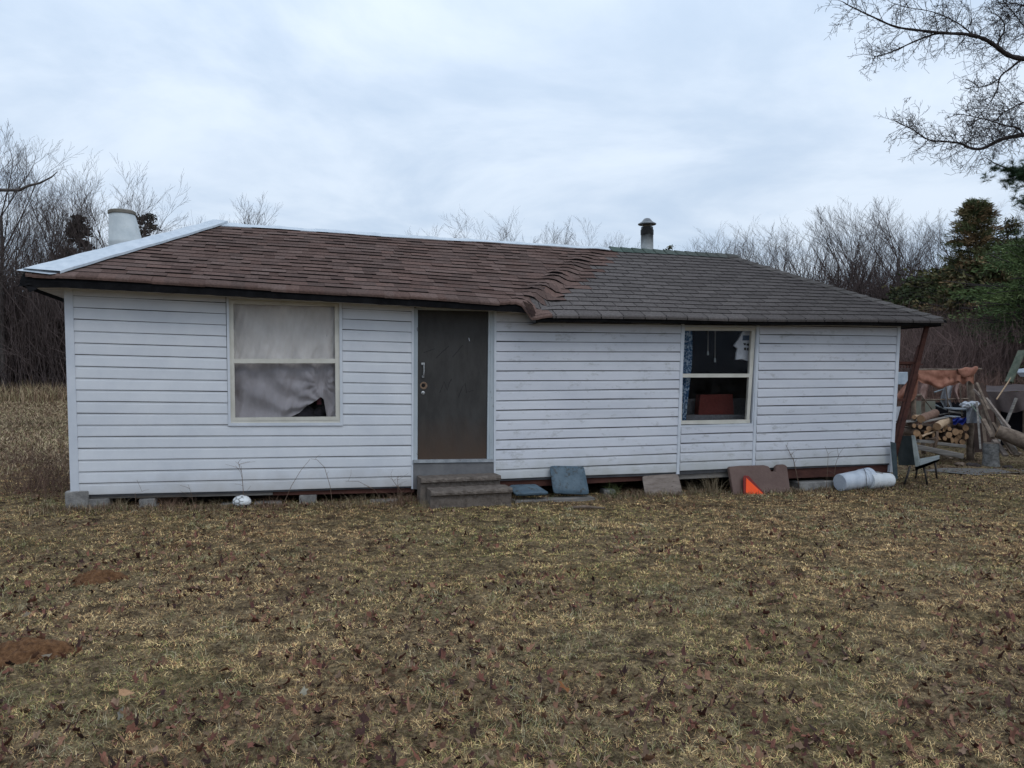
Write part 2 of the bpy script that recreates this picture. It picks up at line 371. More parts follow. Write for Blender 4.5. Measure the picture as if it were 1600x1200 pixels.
# ------------------------------------------------------------------ house
TEN = thing('house', 'low white sided house with a patched brown and grey hipped roof', 'house', H(6, 2.2*-1, .2))
UL0, UR0, DEP, OV = 0.0, UZ(1400, 600)[0], 4.4, .38
def lerp(a, b, t): return a+(b-a)*t
def plut(pts):
    pts = sorted(pts)
    def f(x):
        if x <= pts[0][0]: a, b = pts[0], pts[1]
        elif x >= pts[-1][0]: a, b = pts[-2], pts[-1]
        else:
            for a, b in zip(pts, pts[1:]):
                if x <= b[0]: break
        return a[1]+(b[1]-a[1])*(x-a[0])/(b[0]-a[0])
    return f
# siding courses: the photo's lap lines
LEFT = (117.5, 645, lambda k: 462.5+18.35*k, lambda k: 487.5+16.05*k)
RIGHT = (775, 1400, lambda k: 503.5+15.4*k, lambda k: 512.5+13.22*k)
def ly(sec, k, x):
    x0, x1, a, b = sec; return lerp(a(k), b(k), (x-x0)/(x1-x0))
def boards(mb, sec, k0, k1, xa, xb, gap=.007):
    "xa, xb: functions of pixel y for the ends of the boards"
    for k in range(k0, k1):
        j = random.uniform(-.0012, .0012); t = random.uniform(.965, 1.02); mb.cur = (t, t, t)
        ends = []
        for fx in (xa, xb):
            yt = ly(sec, k, fx(500)); yb = ly(sec, k+1, fx(500))
            xt, xbm = fx(yt), fx(yb)
            ut, zt = UZ(xt, ly(sec, k, xt)); ub, zb = UZ(xbm, ly(sec, k+1, xbm))
            ends.append((ut, zt, ub, zb))
        (u0, z0, u1, z1), (u2, z2, u3, z3) = ends
        n = max(2, int((u2-u0)/.5)); rows = []
        for i in range(n+1):
            s_ = i/n; wv = math.sin(i*1.7+k*2.3)*.0012
            ut, zt, ub, zb = lerp(u0, u2, s_), lerp(z0, z2, s_)+wv, lerp(u1, u3, s_), lerp(z1, z3, s_)+wv
            zb2 = zb+gap*(1+.35*math.sin(i*.9+k*1.7))
            pr = []
            for fz, d in ((0, .003), (.16, .0045), (.20, .008), (.93, .0150), (1, .014)):
                pr.append(H(lerp(ut, ub, fz), d+j, lerp(zt, zb2, fz)))
            pr.append(H(ub, .0, zb2+.004))
            rows.append(pr)
        m = 6; vs = [p for r_ in rows for p in r_]
        mb.add(vs, [(i*m+q, (i+1)*m+q, (i+1)*m+q+1, i*m+q+1) for i in range(n) for q in range(m-1)])
    mb.cur = (1, 1, 1)
def lin(x0, y0, x1, y1): return lambda y: x0+(x1-x0)*(y-y0)/(y1-y0)
# front wall, left half
mb = MB()
cornL = lin(112.5, 448, 123, 768); winL = lin(352.5, 465, 356.5, 665); winR = lin(534.5, 465, 536, 665); dL = lin(645.5, 480, 644, 762)
boards(mb, LEFT, -1, 11, cornL, winL); boards(mb, LEFT, -1, 11, winR, dL); boards(mb, LEFT, 11, 17, cornL, dL)
mb.part('siding', M_side, TEN, fix=False)
mb = MB()
wL2 = lin(1066.5, 505, 1058, 740); wL3 = lin(1069.5, 505, 1061.5, 740); wR2 = lin(1183.5, 505, 1175.5, 735); wR3 = lin(1187, 505, 1179.5, 735); eR = lin(1404.5, 505, 1391.5, 724); dR = lin(775.5, 490, 774, 750)
boards(mb, RIGHT, -1, 16, dR, wL2, .011); boards(mb, RIGHT, -1, 16, wR3, eR, .011); 
mb2 = mb
sec_mid = (775, 1400, lambda k: 503.5+15.4*k-1.3, lambda k: 512.5+13.22*k-1.3)
boards(mb, sec_mid, 11, 16, wL3, wR2, .011)
mb.part('siding', M_side2, TEN, 'mildewed white lap siding right of the door', fix=False)
# sheathing behind, with openings
def sheath(mb, px, d0=-.09, d1=-.001): mb.wall(px, d0, d1, ref=0)
mb = MB()
sheath(mb, [(101, 440), (355, 447), (357, 771), (111, 777)])
sheath(mb, [(355, 447), (535, 462), (535, 473), (356, 470)]); sheath(mb, [(357, 658), (535, 658), (536, 765), (357, 771)])
sheath(mb, [(535, 462), (650, 470), (650, 762), (536, 765)])
sheath(mb, [(650, 470), (766, 475), (766, 486), (650, 484)])
sheath(mb, [(766, 475), (1067, 490), (1059, 742), (770, 752)])
sheath(mb, [(1067, 490), (1187, 494), (1187, 510), (1067, 509)]); sheath(mb, [(1062, 663), (1178, 662), (1176, 735), (1059, 742)])
sheath(mb, [(1187, 494), (1404, 500), (1391, 726), (1176, 735), (1180, 600)])
mb.part('sheathing', M_gap, TEN)
# ends, back, floor: closed dark house
zb = .24; zt = 2.56; B = -DEP
mb = MB()
mb.prism([H(.0, -.09, zb), H(.0, B, zb), H(.0, B, zt+.1), H(.0, -.09, zt+.1)], [H(.08, -.09, zb), H(.08, B, zb), H(.08, B, zt+.1), H(.08, -.09, zt+.1)])
ue = UR0
mb.prism([H(ue, -.09, zb), H(ue, B, zb), H(ue, B, zt-.2), H(ue, -.09, zt-.2)], [H(ue-.08, -.09, zb), H(ue-.08, B, zb), H(ue-.08, B, zt-.2), H(ue-.08, -.09, zt-.2)])
mb.prism([H(.081, B, zb), H(ue-.081, B, zb), H(ue-.081, B, zt-.2), H(.081, B, zt)], [H(.081, B+.08, zb), H(ue-.081, B+.08, zb), H(ue-.081, B+.08, zt-.2), H(.081, B+.08, zt)])
mb.part('wall', M_trim, TEN)
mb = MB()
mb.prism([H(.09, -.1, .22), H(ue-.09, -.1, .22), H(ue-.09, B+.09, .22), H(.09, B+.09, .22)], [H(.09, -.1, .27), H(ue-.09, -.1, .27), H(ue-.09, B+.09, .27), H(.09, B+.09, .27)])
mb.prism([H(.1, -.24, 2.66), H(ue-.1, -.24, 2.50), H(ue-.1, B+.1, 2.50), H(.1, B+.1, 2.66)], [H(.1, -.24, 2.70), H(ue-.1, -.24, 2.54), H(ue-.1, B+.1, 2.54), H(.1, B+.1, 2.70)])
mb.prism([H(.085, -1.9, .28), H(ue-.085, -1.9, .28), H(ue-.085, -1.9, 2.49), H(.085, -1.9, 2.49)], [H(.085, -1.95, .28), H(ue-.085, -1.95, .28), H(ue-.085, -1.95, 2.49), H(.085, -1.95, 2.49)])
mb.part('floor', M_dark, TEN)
# corner posts and trims
mb = MB()
mb.wall([(99.5, 447), (113, 448), (123.5, 769), (110, 768.5)], -.08, .022)
mb.part('corner_trim', M_trim, TEN)
mb = MB()
mb.wall([(1403.5, 503), (1408, 503), (1395.5, 738), (1390.5, 738)], -.08, .022)
mb.part('corner_trim', M_trim, TEN)
mb = MB()
mb.wall([(1065.5, 500), (1069.8, 500), (1061.5, 741), (1057.2, 741)], 0, .022); mb.wall([(1183.5, 500), (1187.5, 500), (1179.6, 735), (1175.5, 735)], 0, .022)
mb.wall([(1069.8, 500), (1183.5, 500.5), (1183.4, 507.5), (1069.6, 506.5)], 0, .018)
mb.part('window_trim', M_trim, TEN)
# frieze band hidden in the shade of the eave is the top course of siding; beams under the walls
def beam(px, m, label, d=-.03, th=.08):
    mb = MB(); mb.wall(px, d-th, d); return mb.part('sill_beam', m, TEN, label)
beam([(124, 771), (426, 766.5), (426, 773.5), (124, 779.5)], M_grey, 'weathered grey sill beam')
beam([(427, 766), (648, 762), (648, 769), (427, 774)], M_beam, 'red-brown sill beam left of the door')
beam([(776, 750), (1059, 739), (1059, 748), (776, 763)], M_beam, 'red-brown sill beam right of the door')
beam([(1060, 738.5), (1145, 734), (1145, 745), (1060, 749)], M_grey, 'grey plank sill beam')
beam([(1146, 734), (1391, 724.5), (1391, 741), (1146, 751)], M_beam, 'deep red-brown sill beam at the right end')
mb = MB()   # dark underfloor joists
for u in np.arange(.6, 11.6, .8): mb.box(H(u, -2.2, .15), (.09, 4.0, .12), Matrix.Rotation(HA, 3, 'Z'))
mb.part('floor_joists', M_dark, TEN)

# ---- roof
DR = 2.2
def dpu(px, py, dp): u, z = UZ(px, py, -dp); return u, z
EB = plut([dpu(40, 427, -OV), dpu(400, 448, -OV), dpu(730, 469, -OV), dpu(826, 476, -OV)])
EG = plut([dpu(820, 490, -OV), dpu(1150, 497, -OV), dpu(1472, 500, -OV)])
RD = plut([dpu(333, 349, DR), dpu(640, 370, DR), dpu(950, 389, DR), dpu(1135, 400, DR)])
uE0 = dpu(38, 428, -OV)[0]; uE1 = dpu(1474, 500, -OV)[0]; uR0 = dpu(334, 349, DR)[0]; uR1 = dpu(1137, 400, DR)[0]
uB0 = dpu(824, 478, -OV)[0]; uB1 = dpu(942, 389, DR)[0]; uG1 = dpu(976, 391, DR)[0]
hipL = lambda s: lerp(uE0, uR0, s); hipR = lambda s: lerp(uE1, uR1, s)
def roofz(u, s):
    c = lerp(uB0, uB1, s)
    zb_ = lerp(EB(u), RD(u), s); zg_ = lerp(EG(u), RD(u), s)
    x = (u-c+.02*math.sin(s*47))/.20
    t = min(1, max(0, x+.5)); t = t*t*(3-2*t)
    crest = math.exp(-((u-c+.16)/.13)**2)*(.022+.012*math.sin(s*31+1))*(1-s*.7)
    trough = -math.exp(-((u-c-.14)/.12)**2)*.02*(1-s*.8)
    rip = .009*math.sin(s*60+u*5)*math.exp(-((u-c)/.3)**2)
    # the lowest corner of the patch curls down over the eave
    curl = -.055*math.exp(-((u-uB0-.03)/.10)**2)*math.exp(-(s/.05)**2)
    return lerp(zb_+crest, zg_+trough, t)+rip+curl + .004*math.sin(u*1.9+s*3)+.001*math.sin(u*5.1)
def roofp(u, s, lift=0.0):
    dp = lerp(-OV, DR, s); z = roofz(u, s)
    return H(u, -dp, z)+Vector((0, 0, lift*.9))-HN*(lift*.43)
NC = 19
mb = MB()
for j in range(NC):
    s0 = j/NC; s1 = (j+1)/NC; ov = .25/NC
    a, b = hipL(s0)+.02, hipR(s0)-.02; u = a-random.uniform(0, .2); grey_off = (j % 2)*.165+random.uniform(-.02, .02)
    while u < b:
        c = u+.15; bound = lerp(uB0+.13, uG1, s0**.8)+.10*math.sin(j*2.4)+random.uniform(-.07, .07)
        if j < 2: bound = uB0+.27-.05*j
        brown = c < bound
        if brown: wd = random.choice([.13, .17, .22, .28])+random.uniform(-.02, .02)
        else: wd = .33
        e = min(u+wd, b); ua = max(u, a)
        if not brown:
            q = math.floor((u-grey_off)/.33+1.0001); e = min(grey_off+q*.33, b)
            if e-u < .03: e = min(e+.33, b)
        if e-ua > .015:
            n = max(1, int((e-ua)/.07)) if abs(c-lerp(uB0, uB1, s0)) < .7 else max(1, int((e-ua)/.2))
            if brown:
                t = random.choice([.76, .88, .96, 1.05, 1.16])*random.uniform(.94, 1.06)
                h_ = random.random(); mb.cur = (.158*t, (.101+.010*h_)*t, (.085+.012*h_)*t); th = random.choice([.012, .020]); gap = .0
            else:
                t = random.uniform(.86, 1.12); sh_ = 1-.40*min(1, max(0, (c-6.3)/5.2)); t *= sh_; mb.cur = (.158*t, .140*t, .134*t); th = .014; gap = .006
            jit = random.uniform(-.0025, .0025); d0 = s0+jit/NC*4
            vs = []
            for i in range(n+1):
                uu = lerp(ua+gap, e-gap, i/n)
                kx = lambda s_: min(max(uu, hipL(s_)), hipR(s_))
                curlup = 0
                cc = lerp(uB0, uB1, s0)
                if brown and abs(uu-cc) < .28: curlup = (.004, .016, .002, .010, .022)[j % 5]*(1+math.sin(j*5+uu*9))*.5
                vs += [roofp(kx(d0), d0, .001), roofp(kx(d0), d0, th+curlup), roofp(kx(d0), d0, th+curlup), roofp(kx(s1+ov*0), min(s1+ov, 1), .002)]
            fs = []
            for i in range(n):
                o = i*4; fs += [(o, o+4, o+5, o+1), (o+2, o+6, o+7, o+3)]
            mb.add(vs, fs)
            for i in range(n+1):            # black asphalt edge, also painted dark as the shadow line under each course
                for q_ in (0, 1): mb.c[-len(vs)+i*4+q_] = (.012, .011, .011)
            if j == 0:      # rolled lip over the eave
                vs = []; dr = .055 if brown else .06
                for i in range(n+1):
                    uu = lerp(ua+gap, e-gap, i/n); p = roofp(uu, d0, th)
                    vs += [p, p-HN*.022-Vector((0, 0, .014)), p-HN*.030-Vector((0, 0, dr*.55)), p-HN*.024-Vector((0, 0, dr)), p-HN*.006-Vector((0, 0, dr))]
                mb.add(vs, [(i*5+q, (i+1)*5+q, (i+1)*5+q+1, i*5+q+1) for i in range(n) for q in range(4)])
        u = e
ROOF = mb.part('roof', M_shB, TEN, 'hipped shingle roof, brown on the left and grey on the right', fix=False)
# deck below the shingles and the three unseen slopes
mb = MB(); mb.cur = (.05, .045, .045)
mb.grid(lambda i, j: roofp(lerp(hipL(j)+.01, hipR(j)-.01, i), j, -.012), 120, 20)
BK = DEP+OV; mb.cur = (.12, .1, .095)
zL, zR, zrl, zrr = EB(uE0), EG(uE1), RD(uR0), RD(uR1)
c1, c2, c3, c4 = H(uE0, OV, zL), H(uE1, OV, zR), H(uE1, -BK, zR), H(uE0, -BK, zL)
r1, r2 = H(uR0, -DR, zrl), H(uR1, -DR, zrr)
mb.add([c1, r1, c4], [(0, 1, 2)]); mb.add([c2, r2, c3], [(0, 1, 2)]); mb.add([c4, r1, r2, c3], [(0, 1, 2, 3)])
mb.part('roof_deck', M_shB, ROOF, fix=False)
# aluminium on the left hip and along the ridge
mb = MB()
n = 30
vs = []
for i in range(n+1):
    s_ = i/n; wv = .012*math.sin(i*1.1)
    wd = lerp(.36, .20, s_); u = hipL(s_)
    e = roofp(u+wd, max(s_-.0, 0), .052+wv*.2); c = roofp(u, s_, .062+wv*.3); k = H(u-.05, -lerp(-OV, DR, s_)-.16*(1 if s_ > .05 else .3), roofz(u, s_)-.06)
    c0 = c-Vector((0, 0, .02)); e0 = e-Vector((0, 0, .03))
    vs += [e0, e, c, k]
mb.add(vs, [(i*4+q, (i+1)*4+q, (i+1)*4+q+1, i*4+q+1) for i in range(n) for q in range(3)])
e0 = roofp(uE0-.10, 0, .02); 
mb.add([roofp(uE0-.07, 0, .03)-HN*.03, roofp(uE0+.27, 0, .0)-HN*.06, roofp(uE0+.40, .02, .012), roofp(uE0+.1, .06, .05)], [(0, 1, 2, 3)])
mb.part('hip_flashing', M_metal, ROOF, fix=False)
mb = MB(); vs = []; n = 60; ue_ = dpu(956, 390, DR)[0]
for i in range(n+1):
    u = lerp(uR0-.03, ue_, i/n); wv = .008*math.sin(i*.9)+.006*math.sin(i*2.3)
    sa = 1-lerp(.055, .028, i/n)-.005*math.sin(i*.6)
    z = RD(u)+.026+wv*.7
    vs += [roofp(max(u, hipL(sa)), sa, .005), roofp(max(u, hipL(sa)), sa, .02), H(u, -DR, z), H(u, -DR-.2, z-.1)]
mb.add(vs, [(i*4+q, (i+1)*4+q, (i+1)*4+q+1, i*4+q+1) for i in range(n) for q in range(3)])
mb.part('ridge_flashing', M_metal, ROOF, fix=False)
mb = MB()
u = ue_-.05
while u < uR1+.1:
    t = random.uniform(.9, 1.15); g = max(0, 1-(u-ue_)/2.6)
    mb.cur = (lerp(.11, .10, g)*t, lerp(.105, .135, g)*t, lerp(.10, .118, g)*t); e = u+.24
    mb.add([roofp(u, .945, .022), roofp(e, .945, .012), H(e, -DR, RD(e)+.035), H(u, -DR, RD(u)+.05), H(e, -DR-.17, RD(e)-.06), H(u, -DR-.17, RD(u)-.045)], [(0, 1, 2, 3), (3, 2, 4, 5)]); u += .21
mb.part('ridge_cap', M_shB, ROOF, fix=False)
mb = MB(); n = 19
for i in range(n):
    s0, s1 = i/n-.004, (i+1)/n+.012; t = random.uniform(.85, 1.2); mb.cur = (.115*t, .105*t, .10*t)
    s0c, s1c = max(0, s0), min(1, s1)
    for (a_, b_) in ((-.20, 0), (0, .12)):
        P = []
        for s_, lf in ((s0c, .038), (s1c, .018)):
            u = hipR(s_)
            if a_ < 0: P += [roofp(u+a_, s_, lf-.015), H(u, -lerp(-OV, DR, s_), roofz(u, s_)+lf+.01)]
            else: P += [H(u, -lerp(-OV, DR, s_), roofz(u, s_)+lf+.01), H(u+b_*.3, -lerp(-OV, DR, s_)-.12, roofz(u, s_)+lf-.05)]
        mb.add(P, [(0, 1, 3, 2)])
        mb.add([P[0], P[1], P[1]-Vector((0, 0, .03)), P[0]-Vector((0, 0, .03))], [(0, 1, 2, 3)])
mb.part('hip_cap', M_shB, ROOF, fix=False)
# fascia (black tar paper) and soffit
FBt = plut([UZ(40, 436, OV-.02), UZ(400, 456, OV-.02), UZ(840, 487, OV-.02)]); FBb = plut([UZ(48, 449, OV-.02), UZ(100, 449, OV-.02), UZ(330, 461, OV-.02), UZ(730, 483, OV-.02), UZ(830, 489, OV-.02)])
mb = MB(); vs = []; n = 70; uF = UZ(826, 487, OV)[0]
for i in range(n+1):
    u = lerp(uE0-.02, uF, i/n); jg = .002*math.sin(i*1.7)+random.uniform(-.002, .002)
    zt_ = roofz(u, 0)-.01; zb_ = FBb(u)+jg
    vs += [H(u, OV-.015, zt_), H(u, OV+.004+jg*.5, (zt_+zb_)/2), H(u, OV-.01, zb_), H(u, OV-.05, zb_)]
mb.add(vs, [(i*4+q, (i+1)*4+q, (i+1)*4+q+1, i*4+q+1) for i in range(n) for q in range(3)])
# return round the left end and the torn flaps
zc_ = zL
mb.add([H(uE0-.02, OV-.015, zc_), H(uE0-.02, -BK, zc_), H(uE0-.02, -BK, zc_-.2), H(uE0-.02, OV-.03, FBb(uE0))], [(0, 1, 2, 3)])
for a, b, c in (((33, 440), (52, 444), (27, 448)), ((38, 446), (60, 450), (47, 457)), ((34, 431), (46, 452), (30, 441))):
    mb.add([HP(*a, OV+.01), HP(*b, OV+.015), HP(*c, OV+.03)], [(0, 1, 2)])
mb.part('fascia', M_tar, ROOF, fix=False)
mb = MB(); n = 40; vs = []
for i in range(n+1):
    u = lerp(uE0+.03, uF, i/n); z = FBb(u)+.012; vs += [H(u, OV-.04, z), H(u, -.02, z+.01)]
mb.add(vs, [(i*2, i*2+1, i*2+3, i*2+2) for i in range(n)])
mb.add([H(uE0+.03, -.02, FBb(uE0)+.02), H(0, -.02, FBb(0)+.02), H(0, -BK, FBb(0)+.02), H(uE0+.03, -BK, FBb(uE0)+.02)], [(0, 1, 2, 3)])
mb.part('soffit', M_beige, ROOF, fix=False)
mb = MB(); vs = []; n = 60; ug = UZ(838, 495, OV)[0]
for i in range(n+1):
    u = lerp(ug, uE1-.02, i/n); jg = .006*math.sin(i*2.3)+random.uniform(-.005, .004); z = roofz(u, 0)
    vs += [H(u, OV-.02, z-.015), H(u, OV-.02, z-.075+jg), H(u, OV-.06, z-.085+jg), H(u, -.02, z-.075)]
mb.add(vs, [(i*4+q, (i+1)*4+q, (i+1)*4+q+1, i*4+q+1) for i in range(n) for q in range(3)])
mb.add([H(uE1-.02, OV-.02, zR-.015), H(uE1-.02, -BK, zR-.015), H(uE1-.02, -BK, zR-.1), H(uE1-.02, OV-.02, zR-.1)], [(0, 1, 2, 3)])
mb.add([H(uE1-.03, OV-.06, zR-.085), H(ue, OV-.06, zR-.085), H(ue, -BK, zR-.085), H(uE1-.03, -BK, zR-.085)], [(0, 1, 2, 3)])
for px in (1458, 1466): mb.add([HP(px, 499, OV), HP(px+12, 500, OV+.02), HP(px+14, 505, OV+.02), HP(px+4, 503, OV+.01)], [(0, 1, 2, 3)])
mb.part('drip_edge', M_tar, ROOF, 'dark ragged edge board under the grey shingles', fix=False)
# flap of shingles hanging off the corner of the patch
mb = MB()
for i, (a, b, c, d) in enumerate([((817, 470), (832, 477), (838, 490), (826, 488)), ((821, 480), (836, 486), (836, 494), (828, 491))]):
    mb.cur = (.085-.02*i, .058-.015*i, .05-.01*i); mb.prism([HP(*q, OV+.05+.01*i) for q in (a, b, c, d)], [HP(*q, OV+.05+.01*i, OV+.04+.01*i) for q in (a, b, c, d)])
mb.part('shingle_flap', M_shB, ROOF)

# ---- chimneys
def dirtyband(m, a, b, col): band(m, 2, a, b, col, .25, 6)
CH = H(6, -2.2, .2)
sp = dpu(1011, 395, 2.55); st = dpu(1011, 345, 2.55); up = sp[0]
zt2 = dpu(1010, 355, 2.55)[1]
m_pipe = mat('stovepipe', (.36, .38, .39), (.48, .5, .5), scale=9, rough=.5, metal=.3); band(m_pipe, 2, zt2-.2-.42, zt2-.2-.12, (.012, .011, .011), .22, 7)
mb = MB(); mb.lathe(H(up, -2.55, 0), [(3.4, .118), (zt2-.14, .112), (zt2-.135, .118), (zt2-.05, .118), (zt2-.045, .108), (zt2, .108)], n=28)
CHI = mb.part('chimney', m_pipe, TEN, 'galvanised stovepipe with a sooty top', smooth='auto')
mb = MB(); zt3 = dpu(1010, 341, 2.55)[1]
mb.lathe(H(up, -2.55, 0), [(zt2+.045, .158), (zt2+.05, .165), (zt2+.062, .165), (zt2+.10, .10), (zt3-.01, .055), (zt3, .03)], n=28)
for k in range(4):
    a = k*math.pi/2+.5; p = H(up, -2.55, zt2-.04)+Vector((math.cos(a), math.sin(a), 0))*.11; mb.bar(p, p+Vector((0, 0, .1)), .02, .006)
mb.part('rain_cap', M_galv, CHI, smooth='auto')
uv = dpu(198, 370, 2.0)[0]; vt = dpu(198, 334, 2.0)[1]
mb = MB(); mb.lathe(H(uv, -2.0, 0), [(3.05, .245), (vt-.45, .226), (vt-.43, .229), (vt-.40, .226), (vt-.39, .220), (vt-.06, .178), (vt-.03, .170), (vt, .168)], n=32)
mb.v = [((v[0]-.13*max(0, v[2]-vt+.5)), v[1], v[2]) for v in mb.v]
VEN = mb.part('roof_vent', M_vent, TEN, 'tapered white vent drum behind the left hip', smooth='auto')
mb = MB(); c = H(uv, -2.0, 0)-Vector((.065, 0, 0))
mb.lathe(c, [(vt-.015, .172), (vt-.01, .185), (vt+.025, .186), (vt+.04, .17), (vt+.045, .05)], n=24)
mb.part('lid', mat('vent_lid', (.12, .11, .09), (.22, .2, .17), scale=9, rough=.9), VEN, smooth='auto')

# ---- window 1 with the sheet
WX = thing  # alias kept short
def part_empty(name, parent, label=None):
    o = bpy.data.objects.new(name, None); COL.objects.link(o); o.parent = parent; ORG[o.name] = ORG[parent.name]; o.empty_display_size = .1
    return setp(o, label)
o1 = [(353.5, 462), (534.5, 470), (536, 665), (356.5, 665.5)]
i1 = [(357.5, 466), (530, 473.5), (531.5, 660.5), (360.5, 661)]
i1b = [(360, 469), (528, 475), (529.5, 656.5), (363, 657.5)]
i2 = [(364.5, 474.5), (523, 478.5), (524.5, 651), (367.5, 652.5)]
W1 = MB().frame(o1, i1, 0, .028).part('window', M_trim, TEN, 'large two-pane window left of the door, covered from inside by a sheet')
MB().frame(i1, i1b, 0, .014).frame(i1b, i2, -.05, .020).wall([(365, 560.5), (524, 560.5), (524, 567.5), (365, 567.5)], -.03, .024).part('frame', M_cream, W1)
MB().wall([(364, 474), (524, 478), (524, 561), (365, 561)], -.022, -.018).part('pane', M_glass, W1)
MB().wall([(365, 567), (524, 567), (525, 652), (367, 653)], -.012, -.008).part('pane', M_glassd, W1, 'duller lower pane behind an insect screen')
hem = plut([(0, 664), (.52, 662), (.56, 652), (.64, 645), (.70, 634), (.77, 627), (.82, 620), (.845, 624), (.865, 645), (.88, 664), (1, 664)])
def sheet(a, b):
    px = lerp(352, 534, a); top = lerp(462, 468, a); py = lerp(top, hem(a), b)
    pk = math.exp(-((a-.83)/.10)**2)*b**2
    rad = math.atan2(a-.83, 1.05-b)
    f = .010*math.sin(a*38+b*4*math.sin(a*5))*(.35+.65*b) + .012*math.sin(rad*16)*(.2+.8*min(1, b*1.2)) + .007*math.sin(a*17-b*13)+.008*math.sin((a*.7+b)*21)*b
    f += .015*math.sin((b*7)+3*abs(a-.45))*max(0, b-.45)
    f = f*1.5+.004*math.sin(a*90+b*30)-.016*abs(math.sin(rad*9+.6))*b-.012*abs(math.sin(a*12.5+1.6*b+math.sin(b*5)))-.010*abs(math.sin((a-.1)*9-b*5))
    yy = (lerp(top, hem(a), b)-462)/200; rr = math.hypot((a-.82)*.9, yy-.70); th = math.atan2(yy-.70, (a-.82)*.9)
    f += .026*abs(math.sin(th*5.5+2*rr))*math.exp(-(rr/.42)**2)*min(1, rr/.08)
    f += .014*abs(math.sin(a*9-2.2*yy+.8*math.sin(yy*7)))**.6+.010*abs(math.sin(a*15+1.4*yy))**.5*(1-.3*yy)
    f += .010*abs(math.sin((yy*1.3+(a-.1)*(a-.1)*1.2)*11))**.7*max(0, yy-.35)
    return HP(px, py, -.085, -.105+max(-.09, min(.055, f)))
mb = MB().grid(sheet, 110, 80)
m_sheet = mat('bedsheet', (.60, .565, .54), (.74, .70, .67), scale=3, rough=.9, bump=.7, bscale=7, stretch=(1.6, 1.6, .7), dist=.03, spots=(.22, .21, .2), spot_scale=10, spot_lo=.66, spot_hi=.72)
mb.solo('curtain', m_sheet, 'creased off-white sheet hung inside the left window, its hem pulled up', 'curtain', H(2.8, -.1, .9), smooth=True)
mb = MB()
for i, (px, py, r_) in enumerate([(478, 650, .14), (500, 648, .10), (460, 656, .09), (510, 640, .07)]):
    p = HP(px, py, -.22, -.25); mb.lathe(p, [(-r_, r_*.3), (-r_*.6, r_*.8), (0, r_), (r_*.6, r_*.75), (r_, r_*.2)], n=12)
mb.solo('clothes_heap', mat('dark_cloth', (.02, .02, .025), (.06, .05, .055), scale=9, rough=.95, bump=.5), 'heap of dark clothes behind the lifted hem of the sheet', 'clothes', H(3.8, -.25, .7), smooth=True)
mb = MB(); mb.grid(lambda a, b: HP(lerp(495, 502, a), lerp(617, 632, b), -.13, -.13+.01*math.sin(a*9+b*4)), 8, 8)
mb.solo('cloth', mat('red_cloth', (.16, .03, .04), (.2, .05, .06), rough=.9), 'small red cloth seen under the peak of the sheet', 'cloth', H(3.9, -.12, .9), smooth=True)

# ---- window 2 (open dark room)
o2 = [(1070, 508.5), (1183, 510), (1176.5, 664), (1062, 667)]
W2 = MB().frame([(1069.5, 508), (1184, 509), (1177, 665.5), (1061.3, 667.5)], [(1070.5, 510.5), (1182, 511.5), (1175.3, 661.5), (1062.8, 665)], -.10, .012).part('window', M_trim, TEN, 'narrower two-pane window right of the door, dark inside')
fo = [(1069.5, 511.5), (1181, 512.5), (1170.5, 660.5), (1061.5, 664)]
fi = [(1070.5, 516.5), (1174, 517), (1166, 657), (1063, 659)]
mb = MB()
mb.wall([(1068, 511), (1182, 512), (1181, 517), (1068, 516.5)], -.06, -.012)
mb.wall([(1174.5, 517), (1180.5, 517), (1171, 658), (1166.5, 658)], -.06, -.010)
mb.wall([(1062.3, 657.5), (1172, 655.5), (1172, 661), (1062, 664.5)], -.06, -.004)
mb.wall([(1064, 583.8), (1171, 583.8), (1170.6, 589.6), (1063.8, 589.8)], -.04, -.008)
mb.wall([(1063.6, 590), (1066.5, 590), (1065.6, 657), (1062.8, 657.5)], -.05, -.014)
mb.part('frame', M_cream, W2)
MB().wall([(1067, 516), (1175, 516.5), (1171, 585), (1064, 585)], -.036, -.032).part('pane', M_glass, W2)
MB().wall([(1065, 589), (1171, 589), (1167, 657), (1063, 659)], -.026, -.022).part('pane', M_glass, W2)
# things inside
m_blue = mat('blue_print', (.03, .08, .16), (.30, .38, .46), scale=26, rough=.9, lo=.48, hi=.54, bump=.05)
def cur(a, b):
    px = lerp(1064, lerp(1081, 1073, b), a)+2*math.sin(b*5); py = lerp(514, 662, b); return HP(px, py, -.11, -.11+.018*math.sin(a*13+b*2))
MB().grid(cur, 20, 30).solo('curtain', m_blue, 'narrow blue patterned curtain at the left side of the right window', 'curtain', H(8.4, -.1, .9), smooth=True)
def shirt(px, py, d=-.14): return HP(px, py, d)
mb = MB()
out_ = [(1163, 515), (1170, 515), (1176, 522), (1176, 562), (1168, 564), (1160, 561), (1150, 562), (1151, 551), (1153, 545), (1147, 540), (1155, 529), (1159, 521)]
mb.prism([HP(x, y, -.12) for x, y in out_], [HP(x, y, -.12, -.15) for x, y in out_])
SH = mb.part
shirt_t = thing('shirt', 'small white printed shirt hanging at the right side of the dark window', 'shirt', HP(1163, 540, -.13))
mb.part('cloth', mat('shirt_cloth', (.5, .53, .58), (.66, .68, .72), scale=9, rough=.9, bump=.2), shirt_t)
mb = MB()
for q in ([(1161, 524), (1171, 524), (1171, 532), (1160, 532)],): mb.wall(q, -.119, -.117)
mb.part('print', mat('print_navy', (.03, .05, .09), (.06, .09, .14), scale=30, rough=.8), shirt_t)
mb = MB()
